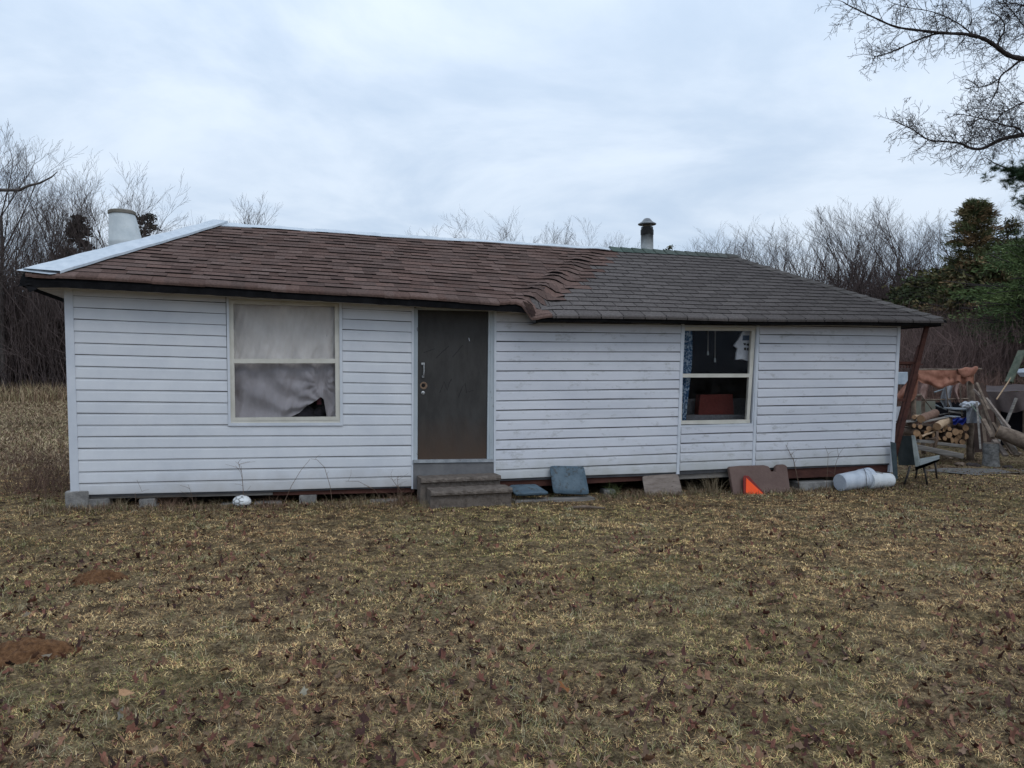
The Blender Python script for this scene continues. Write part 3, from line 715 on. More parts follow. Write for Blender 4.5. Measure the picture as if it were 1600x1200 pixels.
for q in ([(1161.5, 536), (1165.5, 536), (1165.5, 539.5), (1162.5, 539.5)], [(1166.5, 537), (1170.5, 536.5), (1170.5, 540.5), (1166.5, 540)], [(1162.5, 543), (1166, 543), (1166, 547.5), (1162.5, 547)], [(1167, 543.5), (1170.5, 543), (1170.5, 548), (1167, 547.5)]): mb.wall(q, -.119, -.117)
mb.part('print', mat('print_dark', (.02, .02, .02), (.06, .05, .04), rough=.8), shirt_t)
for k, (px, y0, y1) in enumerate([(1106.5, 518, 549), (1117.5, 518, 560)]):
    t = thing('pull_cord', ('shorter' if k == 0 else 'longer')+' light pull cord with a white end hanging in the dark window', 'cord', HP(px, y0, -.5))
    MB().tube([HP(px, y0-8, -.5), HP(px-.3, y1, -.5)], .004, 5).part('cord', M_cream, t)
    p = HP(px-.3, y1+3, -.5); MB().lathe(p, [(-.03, .013), (-.02, .016), (.02, .012), (.04, .005)], n=10).part('pull', M_vent, t)
mb = MB(); mb.wall([(1094, 617), (1145, 616), (1147, 654), (1091, 655)], -.55, -.42)
mb.solo('cushion', mat('red_fabric', (.085, .018, .014), (.12, .025, .020), scale=30, rough=.95), 'dull red square cushion inside, low in the right window', 'cushion', H(8.9, -.5, .8))
mb = MB(); mb.wall([(1074, 624), (1098, 623), (1098, 652), (1074, 653)], -.80, -.66); mb.wall([(1140, 623), (1166, 622), (1166, 652), (1140, 653)], -.80, -.66); mb.wall([(1070, 649), (1172, 648), (1174, 664), (1070, 664)], -.80, -.30)
mb.solo('armchair', mat('grey_fabric', (.085, .088, .095), (.13, .13, .14), scale=30, rough=.95), 'grey seat behind the red cushion in the right window', 'chair', H(9, -.6, .5))

# ---- door
m_door = mat('door_slab', (.043, .041, .040), (.062, .060, .058), scale=4, rough=.6, spec=.12, bump=.08, stretch=(1.6, 1.6, .6), spots=(.05, .048, .05), spot_scale=4, spot_lo=.55, spot_hi=.75)
zd0 = UZ(700, 720)[1]; band(m_door, 2, zd0-.2+.62, zd0-.2+.05, (.080, .054, .040), .35, 3, .9, (2, 2, 1))
D = MB().wall([(653, 484), (763.5, 486), (761, 718), (652.5, 720)], -.06, -.015).part('door', m_door, TEN, 'plain dark grey door, scratched and browned at the foot')
mb = MB()
m_scr = mat('scratch_dark', (.014, .014, .016), (.02, .02, .02))
def scratch(mb, pts, d=-.0148, r_=.003):
    P = [HP(x, y, d) for x, y in pts]; mb.tube(P, r_, 4)
for s_ in ([(681, 560), (690, 551), (701, 541)], [(707, 558), (715, 549), (723, 539)], [(687, 614), (691, 604), (694, 596), (699, 610), (702, 598), (706, 592)], [(716, 621), (722, 606), (727, 599), (729, 614)], [(662, 551), (679, 545)], [(732, 612), (740, 610)]):
    mb = MB(); scratch(mb, s_, r_=.0035); mb.part('scratch', m_scr, D)
mb = MB(); scratch(mb, [(732.6, 528), (733.5, 533)], r_=.004); mb.part('paint_nick', M_trim, D)
mb = MB()
mb.box(HP(661, 568.5, 0, .0), (.045, .012, .035), Matrix.Rotation(HA, 3, 'Z'), .003); mb.box(HP(661, 588.5, 0, .0), (.03, .012, .03), Matrix.Rotation(HA, 3, 'Z'), .003)
mb.tube([HP(661, 568.5, 0, .0), HP(661.6, 571, 0, .04), HP(661.6, 579, 0, .048), HP(661.3, 586, 0, .04), HP(661, 588.5, 0, .0)], .0075, 8)
mb.part('handle', M_steel, D, smooth='auto')
mb = MB(); mb.lathe(HP(662, 602.5, -.015), [(0, .050), (.004, .048), (.005, .028), (.003, .026)], axis=-HN, n=20); mb.part('knob_plate', mat('rusty_plate', (.14, .08, .05), (.24, .17, .12), scale=30, rough=.8), D)
mb = MB(); mb.lathe(HP(661.5, 602, -.009), [(0, .026), (.003, .024), (.006, .012)], axis=-HN, n=16); mb.part('knob_hole', mat('hole_black', (.01, .008, .008)), D)
mb = MB(); mb.lathe(HP(661, 614, -.015), [(0, .026), (.006, .024), (.012, .013), (.02, .010)], axis=-HN, n=16); mb.part('lock', M_steel, D, smooth='auto')
mb = MB()
mb.wall([(646.5, 481), (653, 482), (652.3, 721), (645.5, 722)], -.09, .012); mb.wall([(763.5, 486), (772.5, 487), (771, 720), (761, 719)], -.09, .008)
mb.wall([(646.5, 476), (773.5, 480), (773.5, 486.6), (653.2, 484)], -.09, .006)
mb.wall([(766.5, 489), (769, 489), (767.5, 718), (765.5, 718)], .008, .016)
mb.part('door_frame', M_jamb, TEN)
mb = MB(); mb.wall([(772.5, 487), (776, 487), (774.5, 752), (771.5, 752)], -.05, .022); mb.wall([(643.6, 480), (646.8, 480), (645.6, 764), (643, 764)], -.05, .022); mb.part('door_trim', M_trim, TEN)
mb = MB(); mb.wall([(646, 719), (771, 717.5), (772, 722), (646, 723.5)], -.1, .06); mb.part('threshold', mat('sill_metal', (.22, .24, .26), (.36, .38, .4), scale=9, rough=.6, spots=(.1, .08, .06)), TEN)
mb = MB(); mb.wall([(646.2, 724), (771.5, 722.5), (772, 748), (657, 750), (655, 765), (646.2, 764)], -.05, .04); mb.part('kick_board', mat('grey_painted_board', (.13, .13, .135), (.18, .178, .18), scale=5, rough=.8, spots=(.09, .085, .08)), TEN)
# ---- braces at the right end
mb = MB(); mb.bar(HP(1449, 506, .12), HP(1397, 716, -.12), .05, .070, (1, 0, 0)); mb.part('brace_post', M_beam, TEN)
mb = MB(); mb.bar(HP(1438, 540, -.45), HP(1396, 700, -.45), .06, .09, (1, 0, 0)); mb.part('brace_post', M_beam, TEN)
mb = MB()
mb.bar(HP(1402, 567, -.1), HP(1434, 567, .0), .035, .045); mb.part('brace_rail', M_beam, TEN)
mb = MB(); mb.bar(HP(1399, 625, -.1), HP(1414, 625, -.05), .035, .045); mb.part('brace_rail', M_beam, TEN)

# ------------------------------------------------------------------ blocks under the house
rotH = Matrix.Rotation(HA, 3, 'Z')
def block(px0, px1, y0, y1, label, d=0., name='concrete_block', m=M_conc, tilt=0, depth=.2, hollow=False, cat='block', group='blocks under the house'):
    ua, za = UZ(px0, y0, d); ub, zb_ = UZ(px1, y1, d); um = (ua+ub)/2; z1 = za
    p = H(um, d-depth/2, 0); g_ = g1(p.x, p.y); z0 = min(zb_, g_-.02) if zb_ < g_+.05 else zb_
    c = H(um, d-depth/2, (z1+z0)/2)
    mb = MB(); mb.box(c, (ub-ua, depth, z1-z0), rotH @ Matrix.Rotation(tilt, 3, 'Y'), .012)
    # knock the surface about so edges are chipped
    o = mb.solo(name, m, label, cat, H(um, d-depth/2, z0), group)
    import bmesh
    bm = bmesh.new(); bm.from_mesh(o.data); bmesh.ops.subdivide_edges(bm, edges=bm.edges, cuts=3, use_grid_fill=True)
    for v in bm.verts:
        q = v.co*23; v.co += Vector((math.sin(q.x*3+q.z), math.sin(q.y*3+q.x), math.sin(q.z*3.3+q.y)))*.004
    bm.to_mesh(o.data); bm.free()
    return o
block(101, 138, 768.5, 797, 'largest pale concrete block under the left corner of the house', .03, depth=.25)
block(135, 171, 780, 799, 'mossy rounded concrete block right beside the left corner block', .0)
block(217, 243, 780, 790, 'upper half block of the pair standing left of the white ball', -.02, depth=.18)
block(215, 246, 790.5, 800, 'lower half block of the pair standing left of the white ball', .0, depth=.2)
block(345, 395, 787, 799, 'low slab lying in the grass behind the white ball', -.10)
block(397, 440, 786, 797, 'flat slab on the ground just right of the white ball', -.02)
block(468, 495, 774, 799, 'single grey block under the red-brown beam left of the steps', -.03, depth=.2)
block(580, 625, 783, 795, 'flat mossy stone in the weeds left of the steps', .10, name='stone')
block(1250, 1303, 754, 771, 'flat weathered block lying left of the white buckets', .05, depth=.28)
block(945, 962, 766, 776, 'small dark block beside the leaning blue cushion', -.05)
# near-black boards further in: their colour stands in for crawl space shade
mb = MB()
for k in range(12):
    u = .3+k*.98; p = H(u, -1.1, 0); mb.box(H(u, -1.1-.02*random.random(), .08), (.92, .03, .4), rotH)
mb.solo('crawl_shade_boards', M_dark, 'near-black boards standing in for crawl space shade under the house', 'boards', H(5, -1.1, 0))

# ------------------------------------------------------------------ steps
ST = thing('front_steps', 'two worn concrete steps below the grey front door', 'steps', H(UZ(720, 780)[0], .5, -.05))
def step(px_top, y_front, z_drop, d0, d1, label=None):
    (xa, xb) = px_top
    ua, zt_ = UZ(xa, y_front, d1); ub, _ = UZ(xb, y_front, d1)
    g_ = -.12
    mb = MB()
    nn = 26
    # rounded nosing slab + recessed riser
    prof = [(d0, 0), (d1-.03, 0), (d1-.008, -.010), (d1, -.028), (d1-.004, -.055), (d1-.02, -.062), (d1-.06, -.066), (d1-.06, -(zt_-g_)), (d0, -(zt_-g_))]
    vs = []
    for i in range(nn+1):
        u = lerp(ua, ub, i/nn)
        for k, (d, z) in enumerate(prof):
            w_ = .005*math.sin(i*1.9+k*1.3)+random.uniform(-.003, .003); vs.append(H(u, d+(w_ if 0 < k < 8 else 0), zt_+z+w_*.6))
    m = len(prof)
    mb.add(vs, [(i*m+q, (i+1)*m+q, (i+1)*m+(q+1) % m, i*m+(q+1) % m) for i in range(nn) for q in range(m)]+[tuple(range(m)), tuple(nn*m+q for q in range(m-1, -1, -1))])
    return mb.part('step', M_step, ST, label)
step((658, 783), 748, 0, .05, .36, 'upper step')
step((674, 801), 768, 0, .33, .68, 'lower step')

# ------------------------------------------------------------------ things against the wall
def slab(name, px, d_top, d_bot, th, m, label, cat, puff=0, ytop=None, group=None, n=14):
    "a leaning panel: its four picture corners TL TR BR BL, top and bottom at two offsets from the wall"
    P = [HP(px[0][0], px[0][1], d_top), HP(px[1][0], px[1][1], d_top), HP(px[2][0], px[2][1], d_bot), HP(px[3][0], px[3][1], d_bot)]
    nrm = (P[1]-P[0]).cross(P[3]-P[0]).normalized()
    if nrm.y > 0: nrm = -nrm
    def f(side):
        def g(a, b):
            p = P[0].lerp(P[1], a).lerp(P[3].lerp(P[2], a), b)
            e = (1-(2*a-1)**8)*(1-(2*b-1)**8); e = max(e, 0)**.5
            # round the corners of the outline
            c = (P[0]+P[1]+P[2]+P[3])/4; rr = (abs(2*a-1)**10*abs(2*b-1)**10)*.05; p = p.lerp(c, rr)
            return p+nrm*side*(th/2*(.35+.65*e))+nrm*side*puff*e*(.7+.3*math.sin(a*7)*math.sin(b*5))
        return g
    mb = MB(); mb.grid(f(1), n, n); mb.grid(f(-1), n, n)
    o = (n+1)**2
    idx = [i for i in range(n+1)]+[j*(n+1)+n for j in range(1, n+1)]+[n*(n+1)+i for i in range(n-1, -1, -1)]+[j*(n+1) for j in range(n-1, 0, -1)]
    mb.add([], []); 
    for a, b in zip(idx, idx[1:]+idx[:1]): mb.f.append((a, b, o+b, o+a))
    c = (P[2]+P[3])/2
    return mb.solo(name, m, label, cat, c, group, smooth='auto')
m_vin = mat('slate_vinyl', (.055, .090, .120), (.11, .16, .20), scale=5, rough=.5, bump=.2, bscale=22, spots=(.045, .055, .06), spot_scale=13, spot_lo=.52, spot_hi=.62)
slab('cushion', [(858.5, 728), (912, 729), (920.5, 773), (865, 771)], .06, .24, .07, m_vin, 'slate blue vinyl cushion leaning upright on the wall', 'cushion', .006)
mb = MB()
P = [HP(796, 760, .05), HP(835, 758, .05), HP(858, 771, .33), HP(806, 773.5, .36)]
slab('cushion', [(795, 760), (838, 758.5), (858, 771), (805, 773)], .05, .36, .06, m_vin, 'slate blue vinyl cushion lying flat right of the steps', 'cushion', .006)
mb = MB(); p0 = HP(801, 776.5, .30); p1 = HP(925, 772, .22)
p0.z = g1(p0.x, p0.y)+.015; p1.z = g1(p1.x, p1.y)+.02; mb.bar(p0, p1, .20, .05); mb.solo('plank', M_grey, 'long weathered plank on the ground under the two blue cushions', 'plank', p0)
p0 = onground(893, 9.75)+Vector((0, 0, .02)); p1 = onground(945, 9.85)+Vector((0, 0, .02))
MB().tube([p0, p0.lerp(p1, .4)+Vector((0, 0, .012)), p1], [.018, .022, .012], 7).solo('stick', M_wood2, 'dark stick lying in the grass in front of the blue cushions', 'stick', p0, smooth=True)
p0 = onground(905, 9.62)+Vector((0, 0, .015)); p1 = onground(935, 9.6)+Vector((0, 0, .015))
m_ply = mat('old_plywood', (.17, .135, .115), (.27, .225, .195), scale=5, rough=.9, stretch=(1, 1, 4), spots=(.06, .045, .04), spot_scale=12, spot_lo=.6, spot_hi=.66)
slab('plywood_panel', [(1003, 744), (1059, 740), (1068, 777), (1009, 779)], -.0, .16, .025, m_ply, 'square of bare plywood leaning under the wall left of the dry grass tuft', 'plywood', 0)
# brown seat back with a notch
bo = [(1139.5, 732), (1142, 729.8), (1160, 728.2), (1196, 727.3), (1202, 729), (1205.5, 737), (1212, 737.5), (1213, 729.5), (1217, 726.6), (1226, 726), (1230, 728), (1236, 770), (1190, 772), (1147, 776)]
tp = []
for x, y in bo:
    d = lerp(.10, .27, (y-726)/48); u, z = UZ(x, y, d); tp.append((u, d, z))
mb = MB(); mb.prism([H(u, d, z) for u, d, z in tp], [H(u, d-.07, z) for u, d, z in tp])
m_tan = mat('brown_vinyl', (.115, .070, .058), (.155, .10, .083), scale=4, rough=.6, bump=.2, spots=(.08, .05, .042), spot_scale=6)
ob = mb.solo('seat_back', m_tan, 'brown moulded seat back with a notch in its top edge, leaning under the window', 'seat', H(9.4, .2, 0))
bv = ob.modifiers.new('bevel', 'BEVEL'); bv.width = .015; bv.segments = 3; bv.limit_method = 'ANGLE'
# orange triangle
TR = thing('warning_triangle', 'bright orange right-angled triangle sign with a dark red edge', 'sign', HP(1180, 775, .33))
def tri(px, d1, th, db=.10):
    pts = []
    for x, y in px:
        d = d1-db*(775-y)/32; u, z = UZ(x, y, d); pts.append((u, d, z))
    return MB().prism([H(u, d, z) for u, d, z in pts], [H(u, d-th, z) for u, d, z in pts])
tri([(1161.5, 746), (1163.5, 743), (1169.5, 743.5), (1197, 773.5), (1193, 775), (1163.5, 776), (1162, 774)], .335, .010).part('edge', mat('dark_red_reflective', (.15, .010, .008), (.22, .016, .010), scale=40, rough=.4), TR)
tri([(1166, 746.5), (1195, 773.5), (1165.5, 774.8)], .342, .006).part('panel', mat('fluorescent_orange', (1.0, .085, .012), (1.0, .11, .016), scale=20, rough=.5), TR)
# white buckets
m_bkt = mat('bucket_plastic', (.42, .47, .54), (.58, .62, .68), scale=5, rough=.45, spots=(.24, .25, .25), spot_scale=8, spot_lo=.56, spot_hi=.74)
a = HP(1312, 757, .22); a.z = g1(a.x, a.y)+.135; b = HP(1358, 753, .12); b.z = g1(b.x, b.y)+.155; ax = (b-a).normalized(); ln = (b-a).length
BK1 = thing('bucket', 'larger pale blue-white bucket lying on its side, base to the left, with a wire handle', 'bucket', (a.x, a.y, a.z-.135), 'buckets lying by the right corner')
mb = MB(); mb.lathe(a, [(0, .05), (-.001, .118), (.0, .128), (.012, .134), (ln*.72, .148), (ln*.73, .158), (ln*.78, .158), (ln*.79, .150), (ln*.86, .151), (ln*.87, .160), (ln, .163), (ln, .150), (ln-.03, .148), (ln*.5, .13)], axis=ax, n=36)
mb.part('body', m_bkt, BK1, smooth='auto')
q = a+ax*ln*.8; s1 = ax.orthogonal().normalized()
pp = []
for k in range(15):
    t = math.pi*k/14; pp.append(q+Vector((0, 0, 1))*math.cos(t)*.163+HN*-.0-ax*math.sin(t)*.10-HN*math.sin(t)*.165)
MB().tube(pp, .004, 5).part('handle', M_iron, BK1)
a2 = HP(1357, 755, .20); a2.z = g1(a2.x, a2.y)+.125; b2 = HP(1391, 754, .16); b2.z = g1(b2.x, b2.y)+.115; ax2 = (b2-a2).normalized(); l2 = (b2-a2).length
BK2 = thing('bucket', 'smaller white bucket lying against the mouth of the first bucket, by the house corner', 'bucket', (a2.x, a2.y, a2.z-.12), 'buckets lying by the right corner')
mb = MB(); mb.lathe(a2, [(0, .10), (0, .128), (.02, .13), (l2*.5, .122), (l2*.95, .114), (l2, .108), (l2, .02)], axis=ax2, n=32); mb.part('body', mat('bucket_white', (.55, .58, .60), (.68, .70, .71), scale=6, rough=.5, spots=(.2, .21, .18), spot_scale=7, spot_lo=.56, spot_hi=.7), BK2, smooth='auto')
mb = MB(); c = HP(1373, 741.5, .16); mb.lathe(c, [(-.045, .045), (0, .06), (.035, .062), (.04, .045)], axis=(.2, -.1, 1), n=20); mb.solo('tub', M_conc, 'small grey plastic tub resting on top of the white buckets', 'tub', c, smooth='auto')
# white ball with seams
bc = HP(378, 785, .10); bc.z = g1(bc.x, bc.y)+.075
BL = thing('ball', 'half deflated white ball with dark seams lying in front of the crawl space', 'ball', bc-Vector((0, 0, .08)))
import bmesh
bm = bmesh.new(); bmesh.ops.create_icosphere(bm, subdivisions=4, radius=.098)
ico = bmesh.new(); bmesh.ops.create_icosphere(ico, subdivisions=1, radius=1); cen = [v.co.normalized() for v in ico.verts]+[f.calc_center_median().normalized() for f in ico.faces]; ico.free()
me = bpy.data.meshes.new('skin')
for v in bm.verts:
    n_ = v.co.normalized(); ds = sorted((n_-c).length for c in cen)[:2]; seam = max(0, 1-(ds[1]-ds[0])/.06)
    v.co *= 1-.04*seam; v.co.z *= .78; v.co.x *= 1.15
    v.co = v.co*(1-.10*max(0, n_.z)*max(0, n_.x))
for f in bm.faces: f.smooth = True
bm.to_mesh(me); sc_ = [];
for v in me.vertices:
    n_ = Vector((v.co.x/1.15, v.co.y, v.co.z/.78)).normalized(); ds = sorted((n_-c).length for c in cen)[:2]; k = 0.2 if ds[1]-ds[0] < .022 and n_.x < .45 else 1
    sc_.append((k, k, k, 1))
ca = me.color_attributes.new('Col', 'FLOAT_COLOR', 'POINT'); ca.data.foreach_set('color', np.array(sc_, dtype=np.float32).ravel()); bm.free()
o = bpy.data.objects.new('skin', me); COL.objects.link(o); o.parent = BL; o.location = (0, 0, .08); me.materials.append(mat('ball_white', (.68, .70, .70), (.78, .80, .80), scale=12, rough=.5, attr=True))

# ------------------------------------------------------------------ chair at the right corner
cz = g1(6.75, 12.7)
CHR = thing('chair', 'old fibreglass shell chair with a dark back, standing at the right house corner', 'chair', (6.75, 12.7, cz))
YC = 12.6
def cp(px, py, Y=YC): return at(px, py, Y)
m_shell = mat('shell_grey', (.13, .15, .145), (.24, .26, .25), scale=6, rough=.6, spots=(.12, .13, .11), spot_scale=7, spot_lo=.55, spot_hi=.7)
m_back = mat('shell_dark', (.035, .045, .045), (.06, .07, .07), scale=6, rough=.6)
def backs(a, b, off=0):
    p = cp(lerp(lerp(1401, 1404, b), lerp(1427, 1432, b), a), lerp(681, 727, b), lerp(12.62, 12.35, a)+.06*math.sin(a*3.14)+off); return p
mb = MB(); mb.grid(lambda a, b: backs(a, b), 10, 10); mb.grid(lambda a, b: backs(a, b, .025), 10, 10)
mb.part('backrest', m_back, CHR, smooth=True)
mb = MB(); e = [(1424, 680, 12.34), (1428, 681, 12.36), (1432, 700, 12.34), (1436, 722, 12.3), (1434, 731, 12.28), (1430, 728, 12.28), (1427, 705, 12.32)]
mb.prism([cp(*q) for q in e], [cp(q[0]+2, q[1], q[2]+.07) for q in e]); mb.part('side_rim', m_shell, CHR)
def seat(a, b, off=0):
    p = cp(lerp(1430, 1468, a), lerp(lerp(730, 717, a), lerp(718, 711, a), b), lerp(12.28, 12.9, b))
    p.z += -.02*math.sin(a*3.14)*math.sin(b*3.14)+off; return p
mb = MB(); mb.grid(lambda a, b: seat(a, b), 10, 8); mb.grid(lambda a, b: seat(a, b, -.03), 10, 8)
mb.prism([seat(0, 0), seat(.5, 0), seat(1, 0)], [seat(0, 0, -.05), seat(.5, 0, -.05), seat(1, 0, -.03)])
mb.part('seat', m_shell, CHR, smooth='auto')
for a, b, Yf in (((1422, 728), (1412, 757), 12.3), ((1443, 729), (1449, 753), 12.35), ((1434, 722), (1430, 746), 12.85), ((1460, 718), (1464, 741), 12.9)):
    f = cp(b[0], b[1], Yf); f.z = g1(f.x, f.y)-.01; MB().tube([cp(a[0], a[1], Yf), f.lerp(cp(a[0], a[1], Yf), .5)+Vector((.005, 0, 0)), f], .016, 8).part('leg', M_iron, CHR, smooth=True)
mb = MB(); mb.prism([cp(1391, 690, 12.3), cp(1400, 692, 12.3), cp(1403, 748, 12.25), cp(1396, 750, 12.25)], [cp(1391, 690, 12.33), cp(1400, 692, 12.33), cp(1403, 748, 12.28), cp(1396, 750, 12.28)])
mb.solo('board', mat('teal_board', (.03, .045, .052), (.055, .075, .085), scale=8, rough=.8), 'narrow dark teal board propped between house corner and chair', 'board', cp(1399, 750, 12.28))

# ------------------------------------------------------------------ woodpile and its shelter
Y0 = 16.0
def q(px, py, Y=Y0): return at(px, py, Y)
SHL = thing('woodpile_shelter', 'rough pole shelter standing over the firewood', 'shelter', onground(1475, 16.3))
def pole(a, b, r0, r1, name='post', parent=SHL, m=M_wood2):
    a, b = Vector(a), Vector(b); n_ = 7; P = [a.lerp(b, i/n_)+Vector((math.sin(i*2.1+a.x*9), 0, math.sin(i*1.3+a.z*7)))*r0*.25*(0 < i < n_) for i in range(n_+1)]
    return MB().tube(P, [lerp(r0, r1, i/n_) for i in range(n_+1)], 8).part(name, m, parent, smooth=True)
def foot(px, Y): v = onground(px, Y); v.z -= .05; return v
pole(foot(1424, 16), q(1430, 598, 16), .05, .045); pole(foot(1444, 17.4), q(1443, 580, 17.4), .05, .04)
pole(foot(1517, 15.9), q(1518, 583, 16), .075, .06); pole(foot(1521, 17.3), q(1514, 590, 17.4), .05, .05)
pole(q(1424, 578.5, 16.1), q(1534, 576.5, 16), .025, .02, 'rail'); pole(q(1428, 618, 16.2), q(1445, 617, 17.4), .03, .03, 'rail'); pole(q(1440, 625, 16.9), q(1516, 623, 16.9), .018, .018, 'rail')
# orange tarp
m_tarp = mat('orange_tarp', (.18, .068, .042), (.32, .15, .10), scale=5, rough=.8, bump=1.0, bscale=7, spots=(.26, .13, .10), spot_scale=6, spot_lo=.56, spot_hi=.7)
def tarp(a, b):
    px = lerp(1432, 1508, a); sag = math.sin(a*math.pi)
    bot = 592+14*sag-8*max(0, a-.75); py = lerp(578.5, bot, b)
    fold = .05*math.sin(b*9+2*abs(a-.5)*3)*b*sag+.03*math.sin(a*24)*b*(1-sag*.5)
    return q(px, py+1.5*math.sin(a*17)*b, 15.93-fold-.12*b*sag)
mb = MB().grid(tarp, 60, 24)
def tarp2(a, b):
    px = lerp(lerp(1427, 1400, b), lerp(1436, 1432, b), a); py = lerp(584, 618+12*math.sin(a*3), b); return q(px, py, 15.9+.07*math.sin(a*11+b*3)+.25*(1-a)*b)
mb.grid(tarp2, 20, 24)
def tarp3(a, b):
    an = a*math.pi*2; r_ = .03+.075*math.sin(b*math.pi)*(1+.35*math.sin(an*3+b*9))
    return q(lerp(1496, 1527, b), 581+5*math.sin(b*4)-2, 15.9)+Vector((0, math.cos(an)*r_, math.sin(an)*r_*1.1))
mb.grid(tarp3, 26, 22)
def tarp4(a, b): return q(lerp(1484, 1522, a), lerp(586, 598+3*math.sin(a*14), b), 15.85+.05*math.sin(a*15))
mb.grid(tarp4, 24, 8)
mb.solo('tarp', m_tarp, 'faded orange tarp sagging from the shelter pole over the firewood', 'tarp', q(1470, 600), smooth=True)
m_rag = mat('pink_grey_rag', (.22, .13, .11), (.36, .25, .22), scale=9, rough=.9, bump=.3)
for k, (x0, x1, y0, y1, lb) in enumerate([(1431, 1450, 592, 622, 'torn pinkish tarp strip hanging at the left shelter post'), (1473, 1487, 600, 634, 'pale grey cloth strip hanging in the middle of the shelter'), (1489, 1500, 598, 627, 'narrow brownish strip hanging left of the right shelter post')]):
    MB().grid(lambda a, b: q(lerp(x0, x1, a)+2*math.sin(b*6+k), lerp(y0, y1+4*math.sin(a*9), b), 16.9+.05*math.sin(a*9)), 14, 14).solo('cloth_strip', [m_rag, mat('grey_cloth', (.24, .25, .27), (.36, .36, .38), rough=.9), m_rag][k], lb, 'cloth', q(x0, y1, 16.9), smooth=True)
# logs
m_end = mat('log_end', (.28, .16, .085), (.46, .29, .165), scale=9, rough=.9, spots=(.26, .14, .08), spot_scale=6)
m_lbk = mat('log_bark', (.08, .052, .038), (.17, .115, .08), scale=16, rough=.95, bump=.5)
def zc(cx, cy): return 1380+cx/7.27, 560+cy/7.27
LG = [(380,850,40),(420,775,26),(437,895,30),(520,800,27),(488,846,25),(683,800,29),(822,835,40),(698,908,22),(770,930,38),(845,930,38),(897,950,32),(932,885,37),(935,790,34),(350,765,22),(560,868,24),(745,868,30),(868,880,26),(640,905,24),(500,912,26),(880,835,24),(640,838,20),(578,800,20),(752,800,24),(590,925,20),(350,905,24)]
lnames = []
ctr = 0
pos_words = {380:'largest pale log end at the far left of the pile', 420:'small round log end high on the left of the pile', 437:'log end low on the left of the pile, under a split stick', 520:'half hidden log end in the upper middle of the pile', 488:'small log end left of the pile centre', 683:'pale log end under the long peeled log', 822:'large bright round log end in the middle right of the pile', 698:'small round log end at the bottom centre of the pile', 770:'large log end at the bottom, right of the pile centre', 845:'split log end between two round ones in the bottom row', 897:'last log end of the bottom row at the right', 932:'yellowish log end beside the right shelter post', 935:'split log end at the upper right under the blue tarp', 350:'tiny log end at the upper left edge of the pile'}
for (cx, cy, r_) in LG:
    px, py = zc(cx, cy); rr = r_/7.27/F*Y0*1.16; Yf = 15.75+random.uniform(-.05, .08)
    c = at(px, py, Yf); dirv = Vector((random.uniform(.0, .25), 1, random.uniform(-.03, .03))).normalized()
    lb = {(350, 765): 'tiny log end at the upper left edge of the pile', (350, 905): 'tiny log end at the lower left edge of the pile'}.get((cx, cy), pos_words.get(cx, 'short firewood log set back between the larger log ends'))
    rr *= random.uniform(.82, 1.12); split = ctr % 3 == 2; ctr += 1; sa_ = random.uniform(0, 6.28)
    t = thing('log', lb, 'log', c-Vector((0, 0, rr)), 'firewood logs in the pile')
    n_ = 16; ph = random.random()*6
    def ring(o, s_, k=1):
        P_ = [o+Vector((1, 0, 0))*math.cos(2*math.pi*i/n_)*rr*s_*(1+.07*math.sin(2*math.pi*i/n_*2+ph))+Vector((0, 0, 1))*math.sin(2*math.pi*i/n_)*rr*s_*(1+.07*math.sin(2*math.pi*i/n_*3+ph)) for i in range(n_)]
        if split:
            nn_ = Vector((math.cos(sa_), 0, math.sin(sa_))); P_ = [p-nn_*max(0, (p-o).dot(nn_)-rr*.12*s_) for p in P_]
        return P_
    MB().prism(ring(c, 1), ring(c+dirv*.9, .95)).part('bark', m_lbk, t)
    MB().prism(ring(c-dirv*.012, .92), ring(c+dirv*.01, .92)).part('cut_end', m_end, t)
def longlog(a, b, r0, r1, lb, mB=m_lbk, grp='loose logs on the pile', end=True):
    t = thing('log', lb, 'log', Vector(a)-Vector((0, 0, r0)), grp)
    a, b = Vector(a), Vector(b); MB().tube([a, a.lerp(b, .33)+Vector((0, 0, .008)), a.lerp(b, .66)-Vector((0, 0, .006)), b], [r0, lerp(r0, r1, .3)*1.03, lerp(r0, r1, .66), r1], 12).part('bark', mB, t, smooth='auto')
    d = (b-a).normalized(); MB().tube([a-d*.008, a+d*.004], r0*.93, 12).part('cut_end', m_end, t)
    return t
m_peel = mat('peeled_wood', (.36, .25, .16), (.50, .36, .24), scale=8, rough=.85, stretch=(1, 1, 3))
longlog(at(*zc(612, 775), 15.6), at(*zc(745, 702), 15.95), .082, .075, 'long peeled pale log lying aslant on top of the pile', m_peel)
longlog(at(*zc(430, 690), 15.8), at(*zc(590, 622), 16.3), .085, .09, 'thick brown log on the very top of the pile', mat('log_bark_red', (.16, .095, .07), (.24, .15, .11), scale=10, rough=.9, bump=.4))
longlog(at(*zc(700, 775), 15.75), at(*zc(820, 745), 16.1), .06, .055, 'bark covered log below the blue tarp')
longlog(at(*zc(350, 668), 15.9), at(*zc(415, 660), 16.2), .045, .04, 'short reddish log at the top left of the pile', m_peel)
longlog(at(*zc(440, 888), 15.6), at(*zc(590, 825), 15.75), .022, .018, 'thin split stick lying aslant across the log ends', m_peel)
for a, b, r0, lb in (((615, 830), (580, 1020), .03, 'upright bark covered branch propped on the front of the pile'), ((575, 920), (525, 1010), .022, 'thinner branch propped left of the upright one'), ((480, 925), (600, 905), .02, 'crooked branch lying low on the pile')):
    pa, pb = at(*zc(*a), 15.55), at(*zc(*b), 15.4); MB().tube([pb, pb.lerp(pa, .5)+Vector((.02, 0, 0)), pa], [r0, r0*1.1, r0*.8], 8).solo('branch', m_lbk, lb, 'branch', pb, smooth=True)
